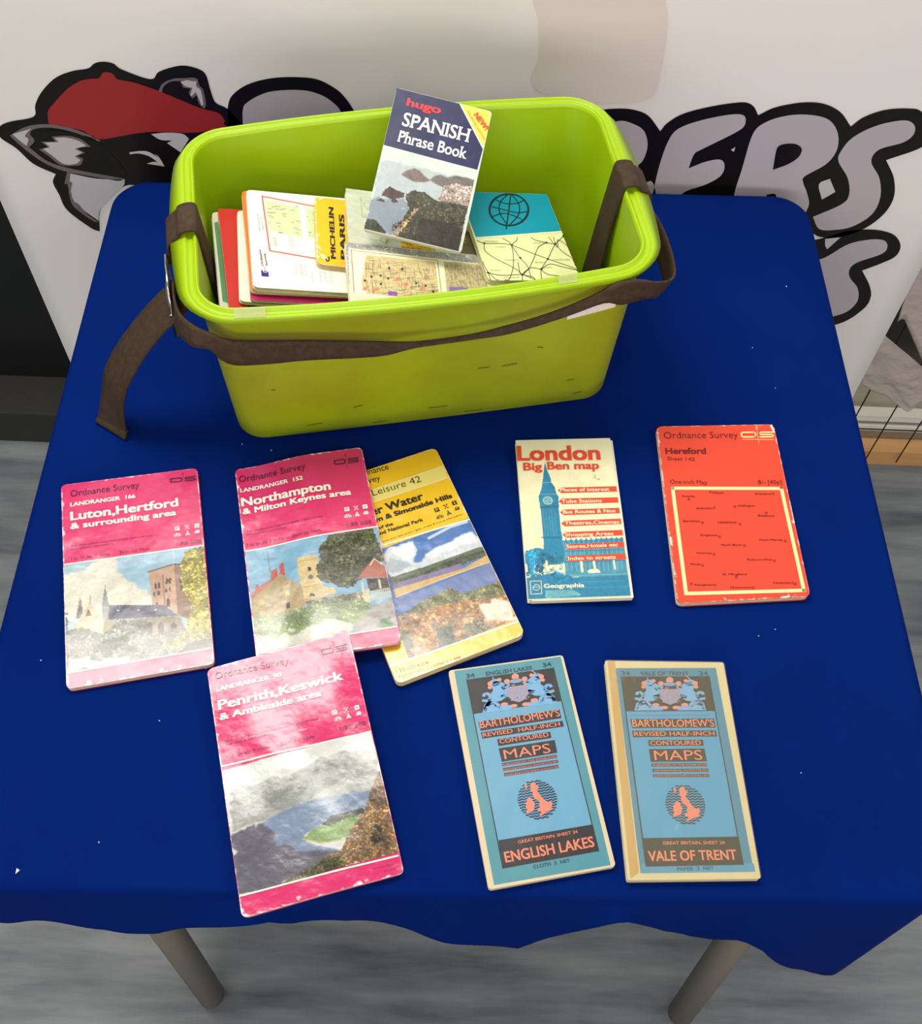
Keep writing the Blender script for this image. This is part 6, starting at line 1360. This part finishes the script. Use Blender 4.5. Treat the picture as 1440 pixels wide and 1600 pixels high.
def rimpatch(x0, x1, w_, name):
    V = []; F = []
    for i in range(7):
        x = x0+(x1-x0)*i/6; y = -(.1145+.012*(1-(x/.21)**2)); V += [(x, y, .2369), (x, y-w_, .2358)]
    for i in range(6): F.append((2*i, 2*i+1, 2*i+3, 2*i+2))
    o = obj(name, V, F, M_TAPE, tub); s = o.modifiers.new('thickness', 'SOLIDIFY'); s.thickness = .0004
rimpatch(-.178, -.150, .011, 'tape_scrap'); rimpatch(.118, .136, .009, 'tape_scrap')
# strap
def ribbon(name, pairs, m, parent, th=.0022, sub=4):
    A = [Vector(p[0]) for p in pairs]; B = [Vector(p[1]) for p in pairs]
    def cr(P):
        out = []
        for i in range(len(P)-1):
            p0, p1, p2, p3 = P[max(0, i-1)], P[i], P[i+1], P[min(len(P)-1, i+2)]
            for j in range(sub):
                t_ = j/sub; out.append(.5*((2*p1)+(p2-p0)*t_+(2*p0-5*p1+4*p2-p3)*t_**2+(-p0+3*p1-3*p2+p3)*t_**3))
        return out+[P[-1]]
    A = cr(A); B = cr(B); V = []; F = []; k = 4
    for a, b in zip(A, B):
        for i in range(k+1): V.append(a.lerp(b, i/k))
    for j in range(len(A)-1):
        for i in range(k): q = j*(k+1)+i; F.append((q, q+1, q+k+2, q+k+1))
    o = obj(name, V, F, m, parent, smooth=True); s = o.modifiers.new('thickness', 'SOLIDIFY'); s.thickness = th; s.offset = 0
    return o
strap = ribbon('strap', [((-.236, -.045, .205), (-.240, -.050, .170)), ((-.234, -.075, .214), (-.238, -.080, .182)), ((-.228, -.103, .220), (-.231, -.110, .196)), ((-.215, -.121, .222), (-.219, -.129, .203))]
   + [(a, b) for a, b in STRAP if -.203 < a[0] < .165] +
   [((.172, -.132, .229), (.180, -.136, .203)), ((.192, -.133, .232), (.203, -.133, .204)), ((.214, -.132, .224), (.221, -.122, .192)), ((.236, -.115, .208), (.238, -.1, .178)), ((.249, -.085, .192), (.247, -.075, .158)), ((.254, -.05, .186), (.252, -.045, .150)), ((.252, -.02, .188), (.250, -.02, .152)), ((.243, .0, .196), (.242, .0, .158))], M_STRAP, tub)
for s, ins in ((-1, [(.199, .10), (.2035, .17), (.2065, .222)]), (1, [(.192, .085), (.199, .16), (.2055, .222)])):
    prof = ins+[(.2072, .236), (.2085, .2405), (.213, .2418), (.219, .2410), (.2235, .2385), (.2255, .2345), (.2345, .2265), (.2375, .220), (.2385, .20)]
    if s > 0: pr = [((s*x, .016, z), (s*x, -.021+(-.012 if z < .1 else 0), z)) for x, z in prof]
    else: pr = [((s*x, -.021, z), (s*x, .016, z)) for x, z in prof]
    ribbon('strap_loop', pr, M_STRAP, strap, .0026)
# buckle and loose tail
mb = MB()
ring = [(-.2405, -.020, .212), (-.2405, -.066, .212), (-.2435, -.068, .150), (-.2435, -.022, .150), (-.2405, -.020, .212)]
mb.tube(ring, .0022, 8); mb.tube([(-.2425, -.019, .18), (-.2425, -.069, .18)], .002, 8)
mb.build('buckle', M_METAL, strap, True)
mb = MB(); mb.box((-.2412, -.062, .184), (-.2392, -.026, .208)); mb.build('buckle_plate', M_METAL, strap)
TAIL = [((-.2630, .7300, .200), (-.2600, .6900, .196)), ((-.280, .724, .19), (-.268, .682, .186)), ((-.303, .72, .17), (-.288, .676, .168)), ((-.329, .714, .14), (-.311, .671, .138)), ((-.355, .708, .105), (-.333, .665, .103)),
        ((-.373, .699, .075), (-.3465, .664, .073)), ((-.381, .695, .05), (-.353, .663, .048)), ((-.388, .687, .025), (-.357, .664, .024)), ((-.396, .682, .0025), (-.360, .661, .0025))]
cb, sb = math.cos(BT), math.sin(BT)
def tolocal(p): dx, dy = p[0]-BX, p[1]-BY; return (dx*cb+dy*sb, -dx*sb+dy*cb, p[2])
ribbon('strap_tail', [(tolocal(a), tolocal(b)) for a, b in TAIL], M_STRAP, strap)
ribbon('strap_hem', [(tolocal(a), tolocal(b)) for a, b in [((-.3885, .6865, .013), (-.3575, .6635, .012)), ((-.397, .6815, .0025), (-.3605, .6600, .0025))]], M_STRAP, strap, .0050)

# ---------------------------------------------------------------- maps in the tub
folded('green', 'folded_map', 'green and white map leaning at the left end inside the tub', 'map', (228, 226, 205), .0065, m=M_MATTE, seed=21, wear=0, covernx=20)
folded('redbook', 'booklet', 'red and black booklet beside the green map inside the tub', 'book', (196, 42, 28), .0055, m=M_SATIN, seed=22, wear=0, covernx=20, r=.002)
folded('whitemap', 'folded_map', 'plain white map between the red booklet and the magenta map', 'map', (236, 230, 212), .0045, m=M_MATTE, seed=23, wear=0, covernx=20, layers=3)
folded('lowmap', 'folded_map', 'cream street map showing lowest at the front of the tub', 'map', (228, 220, 190), .004, m=M_MATTE, seed=24, wear=0, covernx=20, layers=3, res=(120, 50))
folded('magenta', 'folded_map', 'magenta-edged map under the orange map inside the tub', 'map', (176, 36, 96), .0045, m=M_SATIN, seed=25, wear=0, covernx=20, layers=3)
folded('orange', 'folded_map', 'orange-edged map directly under the white cover with a red frame', 'map', (236, 120, 30), .0050, m=M_SATIN, seed=26, wear=0, covernx=20, layers=3, backcol=(214, 60, 30))
folded('os', 'folded_map', 'white map cover with a red frame and pale green area charts', 'map', (246, 240, 224), .0055, m=M_MATTE, seed=27, wear=0, covernx=20, layers=4)
folded('mich', 'folded_map', 'worn yellow map with black sideways lettering inside the tub', 'map', (232, 190, 32), .0055, m=M_SATIN, seed=28, wear=.002, covernx=60, weartop=None) if 0 else folded('mich', 'folded_map', 'worn yellow map with black sideways lettering inside the tub', 'map', (232, 190, 32), .0055, m=M_SATIN, seed=28, wear=.002, covernx=60, r=.007)
folded('grey', 'folded_map', 'pale grey-green map mostly hidden under the phrase book', 'map', (206, 212, 190), .0055, m=M_MATTE, seed=29, wear=0, covernx=20)
folded('city', 'folded_map', 'cream street index map with a speckled grey border in the tub', 'map', (222, 216, 190), .0055, m=M_MATTE, seed=30, wear=0, covernx=20, res=(300, 170))
folded('cyan', 'folded_map', 'turquoise and pale yellow road map with a globe emblem', 'map', (232, 234, 172), .0062, m=M_MATTE, seed=31, wear=0, covernx=20)
folded('spanish', 'phrase_book', 'navy Spanish phrase book with a coast photo leaning out of the tub', 'book', (198, 206, 196), .0075, m=M_SATIN, seed=32, wear=0, covernx=20, r=.003, paper=M_PAPERW, res=(170, 190))
def hidden_book(lay, th):
    class P: pass
    V = []
    pts = [(-.185, .085), (.185, .085), (.185, -.085), (-.185, -.085)]
    q = []
    for x, y in pts:
        z = .16-.25*x+lay; q.append((BX+x*cb-y*sb, BY+x*sb+y*cb, z))
    return q
for i, (lay, th) in enumerate(((-.043, .026), (-.0705, .026))):
    CORN['hid%d' % i] = hidden_book(lay, th)
    folded('hid%d' % i, 'road_atlas', ('upper' if i == 0 else 'lower')+' of two large road atlases buried under the maps in the tub', 'book', (150, 140, 110), th, m=M_MATTE, seed=40+i, wear=0, covernx=8, layers=2, group='atlases under the maps in the tub')
for o in bpy.data.objects:
    if '_w' in o: del o['_w']
